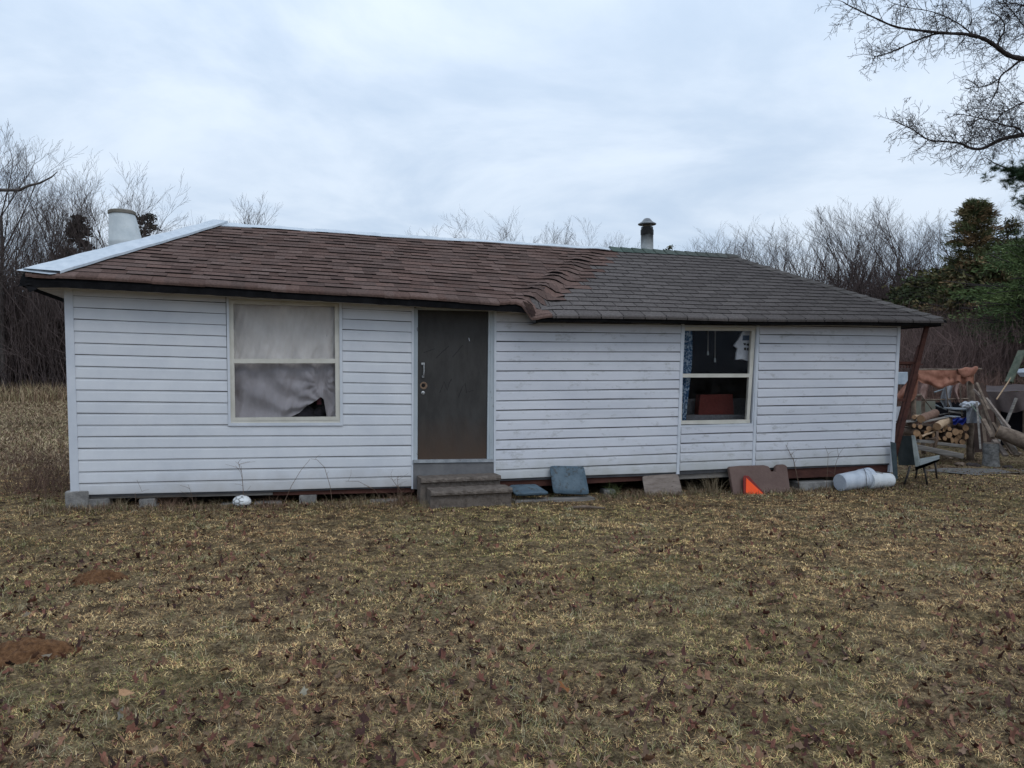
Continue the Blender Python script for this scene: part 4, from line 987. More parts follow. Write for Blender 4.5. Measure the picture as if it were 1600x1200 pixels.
# pallet rails and planks in front
def plank(a, b, wd, ht, lb, m=M_grey, name='plank', cat='plank'): return MB().bar(a, b, wd, ht).solo(name, m, lb, cat, a)
plank(q(1433, 698.5, 15.3), q(1505, 713, 15.1), .08, .10, 'long grey rail lying in front of the woodpile')
plank(q(1462, 692.5, 15.5), q(1508, 697.5, 15.4), .10, .06, 'grey plank under the right half of the firewood')
plank(q(1434, 689, 15.5), q(1460, 691, 15.5), .10, .06, 'grey plank under the left half of the firewood')
plank(q(1405, 659, 15.9), q(1442, 657, 16.2), .30, .025, 'thin grey board sticking out left of the logs')
plank(q(1440, 659.5, 15.8), q(1478, 652, 15.9), .14, .02, 'curved pale board lying over the upper logs')
mb = MB(); mb.grid(lambda a, b: at(*zc(lerp(790, 945, a), lerp(672, 745, b)+10*math.sin(a*11)), 15.75+.05*math.sin(a*14+b*8)), 20, 12)
mb.solo('tarp', mat('blue_tarp', (.010, .022, .17), (.016, .035, .27), scale=6, rough=.4, bump=.3), 'crumpled bright blue tarp on the right of the woodpile', 'tarp', at(*zc(870, 740), 15.8), smooth=True)
m_sheetm = mat('sheet_metal', (.22, .25, .28), (.34, .37, .40), scale=5, rough=.5, metal=.2)
mb = MB(); mb.bar(at(*zc(740, 660), 15.9), at(*zc(830, 658), 15.9), .3, .02); mb.solo('metal_sheet', m_sheetm, 'small bluish metal sheet between pale log and blue tarp', 'sheet', at(*zc(740, 660), 15.9))
mb = MB(); mb.bar(at(*zc(735, 568), 16.4), at(*zc(950, 575), 16.3), .7, .03); mb.solo('metal_sheet', m_sheetm, 'long grey metal sheet lying above the woodpile', 'sheet', at(*zc(735, 568), 16.4))
mb = MB(); mb.bar(at(*zc(750, 600), 16.2), at(*zc(900, 625), 16.1), .3, .03); mb.solo('board', M_grey, 'worn board below the long metal sheet', 'board', at(*zc(750, 600), 16.2))
for k, (cx, cy, r_, lb) in enumerate([(950, 530, .10, 'white crumpled bag on the left of the shelter post top'), (1040, 520, .09, 'white crumpled bag right of the shelter post')]):
    bm = bmesh.new(); bmesh.ops.create_icosphere(bm, subdivisions=3, radius=r_)
    for v in bm.verts: v.co *= 1+.22*math.sin(v.co.x*60+k)*math.sin(v.co.z*50+v.co.y*40); v.co.x *= 1.3; v.co.z *= .7
    me = bpy.data.meshes.new('bag'); bm.to_mesh(me); bm.free(); o = link('bag', me, mat('bag_white', (.42, .45, .50), (.6, .62, .66), rough=.6), None, at(*zc(cx, cy), 15.75)); setp(o, lb, 'bag')
mb = MB(); P = [(950, 560), (1060, 560), (1100, 640), (1110, 720), (1040, 730), (980, 690)]
mb.grid(lambda a, b: at(*zc(lerp(945, 1075, a)+40*b*a, lerp(548, 735, b)), 15.72+.05*math.sin(a*10+b*4)), 14, 14); mb.solo('feed_sack', mat('sack_grey', (.18, .19, .21), (.3, .31, .34), rough=.9, bump=.3), 'grey sack draped over the right end of the woodpile', 'sack', at(*zc(1000, 730), 15.75), smooth=True)
# rusty leaning sheet, right
mb = MB(); e = [(1521, 600), (1536, 598), (1553, 640), (1556, 705), (1523, 707), (1520, 660)]
mb.prism([q(x, y, 15.8+.25*(707-y)/107) for x, y in e], [q(x, y, 15.83+.25*(707-y)/107) for x, y in e]); mb.solo('rusty_sheet', mat('rusty_dark', (.04, .026, .022), (.085, .055, .045), scale=4, rough=.9), 'big dark rusty sheet leaning against the right shelter post', 'sheet', q(1538, 705, 15.8))
for i, (a, b, r_, lb) in enumerate([((1521, 608), (1578, 668), .035, 'upper pale pole slanting down to the right from the shelter post'), ((1540, 622), (1580, 674), .04, 'second pale pole slanting beside the first'), ((1526, 598), (1545, 640), .025, 'short dark pole leaning at the shelter post top'), ((1536, 655), (1551, 684), .04, 'stout short prop in front of the rusty sheet'), ((1553, 688), (1572, 712), .05, 'pale split plank leaning between the stump and big log'), ((1568, 684), (1590, 712), .05, 'dark wide plank leaning under the big log')]):
    pa, pb = q(a[0], a[1], 15.6-.1*i), q(b[0], b[1], 15.2-.1*i); plank(pa, pb, r_*2.0, r_*1.1, lb, m_ply if i in (0, 1, 4) else M_wood2, 'pole' if i < 3 else 'plank', 'pole' if i < 3 else 'plank')
MB().tube([q(1517, 631, 15.6), q(1534, 655, 15.5), q(1551, 683, 15.4)], .013, 6).solo('rod', mat('green_rod', (.13, .17, .14), (.2, .25, .2), rough=.6), 'thin pale green rod slanting from the shelter post', 'rod', q(1551, 683, 15.4), smooth=True)
dg = random.Random(9)
for i, (xa, ya, xb, yb, wd_, k_, lb) in enumerate([(1529, 612, 1563, 706, .07, 1, 'dark slat leaning just right of the rusty sheet'), (1545, 625, 1590, 708, .05, 0, 'long grey slat leaning across the gap before the tarp shed'), (1534, 640, 1541, 705, .06, 1, 'nearly upright dark slat on the rusty sheet'), (1556, 648, 1597, 700, .045, 0, 'pale slat leaning highest behind the big log'), (1551, 660, 1581, 710, .06, 1, 'short brown slat between stump and leaning plank'), (1526, 628, 1532, 702, .035, 0, 'thin grey batten by the right shelter post'),
      (1563, 700, 1596, 709, .07, 1, 'board lying flat on the ground under the big log'), (1455, 706, 1487, 716, .05, 1, 'dark stick on the ground before the woodpile'), (1478, 604, 1484, 655, .03, 1, 'thin dark upright pole inside the shelter'), (1500, 600, 1503, 650, .03, 1, 'second thin dark upright pole inside the shelter'), (1455, 650, 1500, 643, .05, 0, 'grey board lying across behind the top logs'), (1441, 620, 1468, 655, .03, 1, 'dark stick slanting down behind the top log')]):
    plank(q(xa, ya, 15.75-.05*i if i < 7 else 16.6), q(xb, yb, (15.2-.04*i) if i < 8 else 16.6), wd_, wd_*.4, lb, [M_grey, M_wood2][k_], 'slat', 'slat')
for i, (px, py, Yd, r_, lb) in enumerate([(1500, 706, 15.0, .07, 'small bark chunk before the right shelter post'), (1522, 712, 14.9, .09, 'dark clod at the foot of the rusty sheet'), (1440, 707, 15.3, .08, 'bark chunk at the left front of the woodpile'), (1575, 712, 14.6, .07, 'pale chip of wood under the big log')]):
    bm = bmesh.new(); bmesh.ops.create_icosphere(bm, subdivisions=2, radius=r_)
    for v in bm.verts: v.co *= 1+.3*math.sin(v.co.x*50+i)*math.sin(v.co.z*40+v.co.y*40+i); v.co.z *= .55; v.co.x *= 1.5
    c_ = onground(px, Yd)+Vector((0, 0, r_*.3)); me = bpy.data.meshes.new('wood_chunk'); bm.to_mesh(me); bm.free(); setp(link('wood_chunk', me, [M_wood2, M_barkn][i % 2 == 1], None, c_), lb, 'wood', 'wood scraps by the woodpile')
# birch stump
bp = onground(1549, 15.0); bp.z -= .02
stp = thing('stump', 'short upright birch stump with white peeling bark', 'stump', bp)
mb = MB(); mb.lathe(bp, [(0, .16), (.05, .15), (.2, .14), (.35, .145), (.46, .14)], n=20); mb.part('bark', mat('birch_bark', (.09, .088, .085), (.22, .22, .215), scale=11, rough=.85, lo=.40, hi=.62, stretch=(1, 1, 1.6)), stp, smooth='auto')
MB().lathe(bp, [(.455, .13), (.47, .128)], n=20).part('cut_top', mat('old_cut', (.14, .11, .09), (.22, .18, .14), rough=.9), stp)
a = q(1559, 674, 14.9); b = q(1640, 706, 14.4)
tl = longlog(a, b, .13, .155, 'thick grey log lying propped up at the right edge of the picture', M_wood2, 'big logs')
# dark tarp shed at the right edge
SD = thing('tarp_shed', 'low lean-to under a dark brown tarp at the right edge', 'shed', onground(1590, 18.5))
def rt(a, b):
    x = lerp(1541, 1680, a); y = lerp(lerp(602, 600, a), lerp(612, 612, a), b); return at(x, y+1.2*math.sin(a*14), lerp(19.3, 17.6, b)+.0)
mb = MB(); mb.grid(rt, 24, 6)
mb.grid(lambda a, b: at(lerp(1541, 1680, a)+10*b*(1-a), lerp(612, 640+6*math.sin(a*8)-10*max(0, .3-a), b), 17.6+.06*math.sin(a*30)*b+.0), 40, 10)
mb.part('cover', mat('brown_tarp', (.055, .042, .042), (.09, .07, .068), scale=4, rough=.75, bump=.3), SD, smooth=True)
for px in (1560, 1602, 1660): MB().bar(foot(px, 17.7), at(px, 625, 17.7), .07, .07, (1, 0, 0)).part('post', M_wood2, SD)
mb = MB(); mb.box(at(1625, 665, 19.0), (2.0, .06, 1.1)); mb.part('back_wall', M_dark, SD)
plank(at(1588, 622, 17.4), at(1560, 690, 17.3), .05, .05, 'thin grey slat leaning on the dark tarp shed')
plank(at(1597, 548, 17.2), at(1576, 597, 17.0), .16, .05, 'wide mossy green board slanting up at the right edge', mat('mossy_board', (.065, .08, .06), (.12, .135, .10), scale=8, rough=.9))
MB().tube([at(1580, 590, 17), at(1557, 624, 16.9)], .014, 6).solo('stick', m_peel, 'thin pale stick running down from the mossy board', 'stick', at(1557, 624, 16.9))
mb = MB(); mb.lathe(at(1604, 582, 18), [(-.1, .12), (0, .2), (.08, .17), (.1, .03)], n=16); mb.solo('tub', m_bkt, 'pale tub on the roof of the dark tarp shed at the picture edge', 'tub', at(1604, 585, 18), smooth='auto')
# things seen between the house corner and the shelter
mb = MB(); mb.bar(at(1400, 568, 19), at(1432, 570, 19), .6, .03)
for k in range(6): mb.bar(at(1402+k*5, 571, 18.7), at(1402+k*5, 575, 18.7), .06, .02)
mb.solo('rack', M_beam, 'red-brown rack top between the house corner and the orange tarp', 'rack', at(1400, 575, 19))
mb = MB(); mb.box(at(1406, 591, 18.6), (.24, .3, .30), None, .01); mb.solo('box', mat('box_blue', (.30, .36, .42), (.45, .5, .55), rough=.7), 'pale blue box just right of the house corner behind the orange tarp', 'box', at(1406, 600, 18.6))
mb = MB(); mb.box(at(1444, 640, 17.8), (.50, .04, .40)); mb.solo('board', mat('cream_board', (.14, .145, .12), (.2, .205, .17), rough=.8), 'pale greenish board standing behind the woodpile', 'board', at(1444, 655, 17.8))
mb = MB(); mb.box(at(1407, 648, 17.2), (.24, .05, .36)); mb.solo('board', M_trim, 'small white panel beside the house corner post', 'board', at(1407, 662, 17.2))
mb = MB(); mb.bar(at(1400, 668, 16.6), at(1426, 667, 16.6), .4, .03); mb.box(at(1413, 682, 16.7), (.33, .3, .30)); mb.solo('crate', M_wood2, 'dark crate with a board on it left of the firewood', 'crate', at(1413, 690, 16.7))
mb = MB(); mb.box(at(1485, 640, 18), (1.0, .1, .34)); mb.solo('barrel_row', M_dark, 'dark clutter standing behind the firewood', 'clutter', at(1480, 650, 18))
o = [(1460, 613), (1474, 608), (1470, 625), (1478, 640), (1462, 633)]
MB().tube([q(x, y, 17) for x, y in o], .02, 6).solo('tangled_pipe', mat('pipe_pale', (.22, .27, .30), (.36, .4, .42), rough=.6), 'bent pale pipe hanging inside the shelter', 'pipe', q(1465, 640, 17), smooth=True)

# ------------------------------------------------------------------ trees
def tubes_obj(name, segs, m, parent, k=3, col=None):
    if not len(segs): return None
    S = np.array(segs, float); V, fs = segmesh(S[:, 0:3], S[:, 3:6], S[:, 6], S[:, 7], k)
    c = None
    if m is M_twig or m is M_barkn:
        t = np.repeat(RG.uniform(.75, 1.2, len(S)), 2*k)[:, None]; c = np.ones((len(V), 3))*t
    me = np_mesh(name, V, [fs], c); return link(name, me, m, parent)
def grow(segs, p, d, Ln, r, lev, mx_, rng, up, spread, nch, rmin=.006, wob=.10, first=.25):
    n = 5 if lev == 0 else (4 if lev < 2 else 3)
    for i in range(n):
        d = d+Vector((rng.gauss(0, wob), rng.gauss(0, wob), rng.gauss(0, wob*.6)+up)); d.normalize()
        qn = p+d*(Ln/n); r2 = max(rmin, r*(1-.62/n)) if lev == 0 else max(rmin, r*(1-.75/n))
        segs[min(lev, 1)].append((*p, *qn, r, r2)); p = qn; r = r2
        if lev < mx_ and (i+1)/n > first:
            for _ in range(nch[min(lev, len(nch)-1)]):
                a = rng.uniform(0, 6.283); e = Vector((math.cos(a), math.sin(a), rng.uniform(-.1, .5))); e = e-d*e.dot(d)*.6; e.normalize()
                sp_ = rng.uniform(.6, 1.2)*spread
                grow(segs, p, (d+e*sp_).normalized(), Ln*rng.uniform(.34, .58)*(1.1-.35*i/n), r*rng.uniform(.5, .7), lev+1, mx_, rng, up*.8, spread, nch, rmin, wob, .1)
def bare_variant(seed, Ht, r, up, spread, nch, mxl=4, first=.35, wob=.04):
    rng = random.Random(seed); segs = [[], []]
    grow(segs, Vector((0, 0, -.3)), Vector((rng.gauss(0, .05), rng.gauss(0, .05), 1)), Ht*.92, r, 0, mxl, rng, up, spread, nch, .0062, wob, first)
    return segs
VAR = []
specs = [(1, 13, .16, .06, .62, (2, 2, 2, 1), 4, .40), (2, 13, .17, .05, .68, (2, 2, 2, 1), 4, .35), (3, 13, .13, .06, .70, (2, 2, 2, 1), 4, .2), (4, 13, .13, .06, .48, (2, 2, 2, 1), 4, .5), (5, 13, .16, .06, .62, (3, 2, 2, 1), 4, .3), (6, 13, .10, .06, .40, (2, 2, 1, 1), 4, .5)]
for s_ in specs:
    sg = bare_variant(*s_[:8])
    VAR.append((sg, len(sg[1])))
tree_protos = {}
def bare_tree(px, Yd, ytop, v, label, group, lean=0, base_off=0.0, sx=1.0):
    x = (px-800)/F*Yd; z0 = float(gbase(np.array([x]), np.array([Yd]))[0])+base_off
    Ht = (CAMZ+(588-ytop)/F*Yd)-z0; 
    r = thing('bare_tree', label, 'tree', (x, Yd, z0), group)
    if v not in tree_protos:
        sg, _ = VAR[v]; hmax = max(max(s_[2], s_[5]) for s_ in sg[0]+sg[1])
        t = tubes_obj('trunk', sg[0], M_bark, r, 8); c = tubes_obj('crown', sg[1], M_twig, r, 3)
        tree_protos[v] = (t, c, hmax)
    else:
        t0, c0, hmax = tree_protos[v]
        for o_ in (t0, c0):
            o2_ = o_.copy(); COL.objects.link(o2_); o2_.parent = r
    s_ = Ht/tree_protos[v][2]; r.scale = (s_*sx, s_*sx, s_); r.rotation_euler = (0, lean, random.uniform(0, 6.28))
    return r
GL = 'bare trees at the left edge of the wood'; GM = 'bare treetops behind the house'; GR = 'bare trees in the wood on the right'
left = [(8, 36, 180, 1, 'tallest bare tree, cut by the left edge of the picture'), (-25, 34, 190, 0, 'tall bare tree standing just outside the left edge'), (30, 38, 218, 3, 'straight thin bare tree right of the tallest one at the left edge'), (48, 40, 238, 5, 'spindly bare tree in the left clump, near the dark hanging limb'), (66, 37, 252, 0, 'bare tree whose top meets the tip of the dark limb at the left'), (86, 41, 240, 3, 'slim bare pole of a tree midway between picture edge and white vent'), (104, 38, 262, 5, 'spindly bare tree just left of the dark brownish evergreen'), (118, 42, 250, 0, 'bare tree rising straight behind the dark brownish evergreen'), (20, 43, 250, 5, 'thin bare tree behind the tip of the leftmost trunks'), (75, 44, 270, 3, 'shorter thin bare tree set back behind the left clump'), (95, 45, 262, 0, 'set-back bare tree between the slim pole and the spindly one'),
        (140, 39, 252, 1, 'bare tree with a leaning crown left of the white roof vent'), (168, 37, 243, 2, 'slender bare tree directly behind the white roof vent'), (208, 38, 240, 4, 'wide forked bare tree spreading to the right above the white vent'), (152, 46, 300, 5, 'shorter bare tree between the brownish evergreen and the white vent'), (190, 46, 305, 3, 'short bare tree hidden low behind the white vent'), (230, 47, 318, 0, 'bare tree sharing its place with the scruffy evergreen right of the vent'), (255, 48, 330, 5, 'faint bare treetop right of the scruffy evergreen'),
        (285, 50, 318, 3, 'small bare tree behind the left hip of the roof'), (312, 52, 325, 5, 'thin bare treetop just left of the ridge end'), (-70, 35, 200, 1, 'big bare tree outside the picture at the left'), (-110, 37, 210, 4, 'farthest left bare tree, outside the picture')]
for i, (px, Yd, yt, v, lb) in enumerate(left): bare_tree(px, Yd, yt+14, v, lb or 'thin bare tree among many in the wood at the left edge', GL)
mid = [(345, 60, 330, 3, 'small bare treetop over the left end of the ridge'), (378, 60, 308, 0, 'left one of two bare treetops near the left end of the ridge'), (402, 58, 296, 1, 'taller right one of two bare treetops near the left end of the ridge'), (655, 62, 357, 5, 'tiny bare treetop over the middle of the ridge'), (697, 62, 340, 0, 'small bare treetop over the middle of the ridge, right of a tinier one'),
       (770, 60, 330, 2, 'rounded bare treetop standing alone above the ridge centre'), (845, 60, 330, 4, 'broad bare treetop above the ridge, widest of the middle group'), (878, 61, 336, 1, 'bare treetop joined to the right of the broad one'), (914, 60, 348, 0, 'narrow bare treetop left of the stovepipe'), (942, 62, 362, 3, 'low bare treetop nearer the stovepipe'), (965, 62, 366, 5, 'faint low treetop just left of the stovepipe'), (985, 64, 368, 0, 'faint treetop touching the left of the stovepipe')]
for px, Yd, yt, v, lb in mid: bare_tree(px, Yd, yt, v, lb, GM)
rgt = [(1045, 58, 368, 4, 'lowest bare tree just right of the stovepipe'), (1075, 57, 366, 2, 'rounded low bare crown, second after the stovepipe'), (1105, 56, 358, 4, 'broad low bare crown right above the grey ridge end'), (1135, 55, 355, 1, 'bare tree directly over the right end of the ridge'), (1165, 54, 350, 4, 'bushy bare tree just past the right end of the ridge'), (1195, 52, 342, 2, 'rounded bare tree above the upper right hip'), (1222, 50, 340, 4, 'bushy bare tree touching the dark spreading one on its left'), (1248, 48, 333, 2, 'dark spreading bare tree above the middle of the right hip'),
       (1275, 50, 335, 4, 'bare tree touching the dark spreading one on its right'), (1300, 46, 318, 1, 'bare tree leaning on the left side of the tallest one'), (1322, 42, 293, 4, 'tallest bare tree in the right-hand wood'), (1345, 47, 315, 0, 'narrow bare tree close to the right side of the tallest one'), (1368, 44, 312, 4, 'broad bare tree midway between the two tallest'), (1392, 41, 303, 1, 'tall bare tree between the highest one and the evergreens'), (1415, 46, 318, 4, 'broad bare tree to the right of the second tallest'), (1440, 42, 318, 0, 'narrow bare tree next to the one touching the cedar'), (1460, 41, 312, 4, 'bare tree touching the left side of the dark cedar'), (1485, 45, 330, 1, "bare tree hidden behind the tall cedar's left side"),
       (1150, 46, 372, 5, 'thin low bare tree in front of the ridge-end trees'), (1210, 44, 368, 3, 'thin bare tree low in front of the rounded one above the hip'), (1262, 43, 362, 0, 'slender bare tree in front of the dark spreading one'), (1310, 41, 360, 5, 'slender bare tree low in front of the tallest one'), (1352, 40, 350, 3, 'thin straight tree to the right below the tallest one'), (1400, 39, 352, 0, 'slender bare tree low in front of the second tallest'), (1430, 38, 362, 5, 'thin bare tree low, two steps left of the cedar'), (1592, 38, 318, 3, 'thin bare tree at the right edge behind the evergreens'), (1640, 38, 300, 1, 'bare tree just past the right edge of the picture'), (1610, 42, 340, 0, 'narrow bare tree at the very right edge behind the pine')]
for px, Yd, yt, v, lb in rgt: bare_tree(px, Yd, yt, v, lb or 'bare grey-brown tree among many in the wood on the right', GR)

# brush: thickets nobody could count
def thicket(name, n, xr, yr, hr, rad, label, colr, lean=.25, seed=1):
    g = np.random.default_rng(seed); Yd = g.uniform(yr[0], yr[1], n); px = g.uniform(xr[0], xr[1], n); x = (px-800)/F*Yd
    z = gbase(x, Yd)-.1; h = g.uniform(hr[0], hr[1], n)*(.75+.45*vn(x, Yd, .35, 5))
    p = np.stack([x, Yd, z], 1); d = np.stack([g.normal(0, lean, n), g.normal(0, lean, n), np.ones(n)], 1); segsP = []; segsQ = []; R0 = []; R1 = []; C = []
    c = np.array(colr)*g.uniform(.6, 1.35, n)[:, None]*np.array([[1, 1, 1]])
    for k in range(4):
        dd = d/np.linalg.norm(d, axis=1)[:, None]; q_ = p+dd*(h/4)[:, None]; segsP.append(p); segsQ.append(q_)
        R0.append(rad*(1-.22*k)*np.ones(n)); R1.append(rad*(1-.22*(k+1))*np.ones(n)); C.append(c)
        # side twigs
        if k:
            e = dd+g.normal(0, .55, (n, 3)); e[:, 2] = np.abs(e[:, 2]); e /= np.linalg.norm(e, axis=1)[:, None]; segsP.append(p); segsQ.append(p+e*(h*g.uniform(.10, .3, n))[:, None]); R0.append(rad*.6*np.ones(n)); R1.append(rad*.3*np.ones(n)); C.append(c)
        p = q_; d = d+g.normal(0, lean*.6, (n, 3)); d[:, 2] = np.abs(d[:, 2])
    P0 = np.concatenate(segsP); P1 = np.concatenate(segsQ); V, fs = segmesh(P0, P1, np.concatenate(R0), np.concatenate(R1), 3)
    me = np_mesh(name, V, [fs], np.repeat(np.concatenate(C), 6, axis=0)); o = link(name, me, M_grass); return setp(o, label, None, None, 'stuff')
thicket('brush', 11000, (-330, 330), (36, 47), (3.4, 8.6), .024, 'dense dark leafless brush along the left wood', (.135, .105, .100), seed=2)
thicket('undergrowth', 14000, (1000, 2000), (35, 48), (2.8, 7.4), .026, 'dense purple-brown leafless thicket on the right', (.075, .056, .053), seed=3)
thicket('far_brush', 5500, (250, 1100), (58, 66), (3, 6.8), .035, 'far wood behind the house', (.085, .07, .068), seed=4)
thicket('thicket_edge', 9000, (1385, 1950), (20.5, 25), (2.3, 3.9), .010, 'dense purple-brown stems behind the woodpile', (.165, .115, .105), lean=.16, seed=6)
thicket('reeds', 2200, (1400, 1800), (19.8, 20.6), (.8, 2.0), .007, 'dry reddish stems in front of the right-hand thicket', (.24, .15, .12), lean=.1, seed=5)

# evergreens
def conifer(px, Yd, ytop, rad, nb, nper, cols, label, cat='evergreen', name='cedar_tree', shape='cone', seed=1, needle=(.16, .05), bot=.0, group=None, droop=.05, asp=1):
    g = np.random.default_rng(seed); x = (px-800)/F*Yd; z0 = float(gbase(np.array([x]), np.array([Yd]))[0]); Ht = CAMZ+(588-ytop)/F*Yd-z0
    r = thing(name, label, cat, (x, Yd, z0), group)
    segs = []; tr = []
    k = 10
    for i in range(k): tr.append((.05*math.sin(i), 0, Ht*i/k*.97, .05*math.sin(i+1), 0, Ht*(i+1)/k*.97, .16*(1-i/k)+.02, .16*(1-(i+1)/k)+.02))
    tubes_obj('trunk', tr, M_bark, r, 7)
    NP = []; ND = []; NCc = []
    for b in range(nb):
        h = (bot+(1-bot)*g.random()**.85); z = h*Ht
        if shape == 'cone': rr = rad*(1-h)**.62*g.uniform(.45, 1.15)+.10
        else: rr = rad*math.sqrt(max(.03, 1-((h-.45)/.57)**2))*g.uniform(.5, 1.2)
        a = g.random()*6.283; e = np.array([math.cos(a), math.sin(a), g.normal(.12 if shape == 'cone' else .05, .12)])
        p0 = np.array([0, 0, z*.97]); p1 = p0+e*rr; segs.append((*p0, *p1, .03, .012))
        t = g.uniform(.25, 1.05, nper); c = p0+(p1-p0)*t[:, None]; c[:, 2] -= droop*t*rr
        c += g.normal(0, .11*asp, (nper, 3))*np.array([1, 1, .45]); nd = e+g.normal(0, .55, (nper, 3)); nd[:, 2] += .15
        NP.append(c); ND.append(nd); ci = cols[g.integers(len(cols))]; NCc.append(np.array(ci)*g.uniform(.55, 1.3)*np.ones((nper, 1))*g.uniform(.8, 1.2, nper)[:, None])
    tubes_obj('branches', segs, M_barkn, r, 3)
    P = np.concatenate(NP); Dn = np.concatenate(ND); Dn /= np.linalg.norm(Dn, axis=1)[:, None]; Cc = np.concatenate(NCc); n = len(P)
    side = np.cross(Dn, g.normal(0, 1, (n, 3))); side /= np.linalg.norm(side, axis=1)[:, None]
    Ln = needle[0]*g.uniform(.6, 1.4, n)[:, None]; Wd = needle[1]*g.uniform(.6, 1.3, n)[:, None]
    V = np.stack([P, P+Dn*Ln*.5+side*Wd, P+Dn*Ln, P+Dn*Ln*.5-side*Wd], 1).reshape(-1, 3); fs = (np.arange(n)*4)[:, None]+np.array([[0, 1, 2, 3]])
    me = np_mesh('foliage', V, [fs], np.repeat(Cc, 4, axis=0)); link('foliage', me, M_leaf, r)
    return r
RU = [(.19, .125, .065), (.14, .115, .055), (.095, .115, .05), (.12, .13, .058)]; GN = [(.035, .060, .022), (.05, .08, .03), (.028, .045, .02)]; DKG = [(.08, .10, .045), (.13, .12, .055), (.055, .068, .035)]
conifer(1522, 27, 306, 2.2, 430, 105, RU, 'tall rust-tinged cedar rising above the right edge of the wood', seed=21, bot=.02, needle=(.17, .013), asp=.8)
conifer(1500, 30, 405, 2.4, 260, 42, DKG+[(.10, .10, .04)], 'olive evergreen filling the gap left of the tall cedar foot', seed=41, shape='round', bot=.25)
conifer(1435, 33, 445, 2.0, 220, 42, DKG+[(.10, .09, .04)], 'low olive evergreen above the roof corner', seed=42, shape='round', bot=.2)
conifer(1572, 28, 338, 1.2, 260, 44, RU[:3]+GN[:1], 'narrower rounded cedar close to the right of the tall one', seed=22, shape='round', needle=(.16, .016))
conifer(1470, 31, 425, 2.3, 300, 42, DKG+[(.09, .09, .03)], 'low dark evergreen below the tall cedar on its left', seed=23, shape='round')
conifer(1545, 26, 400, 2.2, 200, 40, DKG+RU[:2], 'dark bushy evergreen under the tall cedar', seed=24, shape='round', bot=.35)
conifer(124, 40, 332, 1.5, 220, 40, [(.045, .038, .032), (.035, .035, .028), (.06, .045, .036)], 'dark brownish evergreen left of the white vent', seed=25)
conifer(228, 44, 328, 1.6, 220, 40, [(.06, .05, .035), (.04, .04, .028)], 'dark scruffy evergreen right of the white vent', seed=26, shape='round')
conifer(1045, 60, 380, 1.4, 60, 30, DKG, 'faint evergreen low behind the ridge right of the stovepipe', seed=27)
conifer(1620, 21.5, 368, 2.3, 150, 170, [(.11, .16, .060), (.15, .20, .075), (.08, .12, .05)], 'soft green pine reaching in from the right edge', name='pine_tree', seed=28, shape='round', needle=(.13, .012), bot=.5, droop=.12, asp=1.3)
conifer(1640, 20.5, 480, 1.3, 60, 130, [(.05, .10, .032), (.065, .12, .04)], 'young bright green pine at the right edge', name='pine_tree', seed=29, shape='round', needle=(.12, .010), bot=.25, droop=.12)

# near tree: dead limbs hanging in from the upper right
rng = random.Random(5)
TN = thing('tree', 'big dead-limbed tree whose bare boughs hang in at the upper right', 'tree', (8.2, 8.2, g1(8.2, 8.2)))
MB().tube([(8.2, 8.2, -.3), (8.15, 8.2, 1.5), (8.25, 8.25, 4), (8.1, 8.2, 7.5), (8.2, 8.2, 10)], [.30, .24, .21, .16, .08], 14).part('trunk', M_bark, TN, smooth=True)
def limb(pts, Ys, r0, r1, dens, tl, extra=0):
    P = []
    for i, (x, y) in enumerate(pts): P.append(at(x, y, lerp(Ys[0], Ys[1], i/(len(pts)-1))))
    segs = []; n = len(P)
    # smooth path
    Q = []
    for i in range(n-1):
        p0, p1, p2, p3 = P[max(i-1, 0)], P[i], P[i+1], P[min(i+2, n-1)]
        for k in range(5):
            t = k/5; Q.append(.5*((2*p1)+(-p0+p2)*t+(2*p0-5*p1+4*p2-p3)*t*t+(-p0+3*p1-3*p2+p3)*t**3))
    Q.append(P[-1]); m_ = len(Q)
    rad = [lerp(r0, r1, (i/(m_-1))**.8)*(1+.12*math.sin(i*1.9)) for i in range(m_)]
    mb = MB(); mb.tube(Q, rad, 7)
    o = mb.part('branch', M_barkn, TN, smooth=True)
    def tw(p, d, Ln, r, lev):
        k = 3 if Ln > .1 else 2
        for i in range(k):
            d = (d+Vector((rng.gauss(0, .13), rng.gauss(0, .13), rng.gauss(0, .13)+.01))).normalized(); qn = p+d*(Ln/k); segs.append((*p, *qn, r, max(.0016, r*.75))); p = qn; r = max(.0016, r*.75)
            if lev < 2:
                for _ in range(2 if rng.random() < .6 else 1):
                    e = Vector((rng.gauss(0, 1), rng.gauss(0, 1), rng.gauss(0, 1))).normalized(); tw(p, (d*.8+e*.9).normalized(), Ln*rng.uniform(.3, .6), r*.8, lev+1)
    cnt = int(dens*m_*.8)
    for _ in range(cnt):
        i = rng.randrange(1, m_-1); p = Q[i]; dd = (Q[i+1]-Q[i-1]).normalized(); e = Vector((rng.gauss(0, 1), rng.gauss(0, .7), rng.gauss(.15, 1))); e = (e-dd*e.dot(dd)).normalized()
        f = .5+.5*math.sin(i/m_*3.14)
        tw(p, (dd*.55+e).normalized(), tl*rng.uniform(.35, 1.1)*f, .0034, 0)
    tw(Q[-1], (Q[-1]-Q[-2]).normalized(), tl*.6, r1, 0)
    o_ = ORG[TN.name]; tubes_obj('twigs', [(a-o_.x, b-o_.y, c-o_.z, d-o_.x, e-o_.y, f-o_.z, g_, h_) for a, b, c, d, e, f, g_, h_ in segs], M_barkn, o, 3)
T8 = 8.0
limb([(2000, 40), (1860, 52), (1780, 66), (1690, 92), (1640, 96), (1600, 92), (1577, 87), (1557, 73), (1540, 62), (1513, 54), (1480, 52), (1440, 48), (1400, 42), (1367, 28), (1333, 12), (1317, 3)], (8.2, 7.4), .042, .004, 1.9, .34)
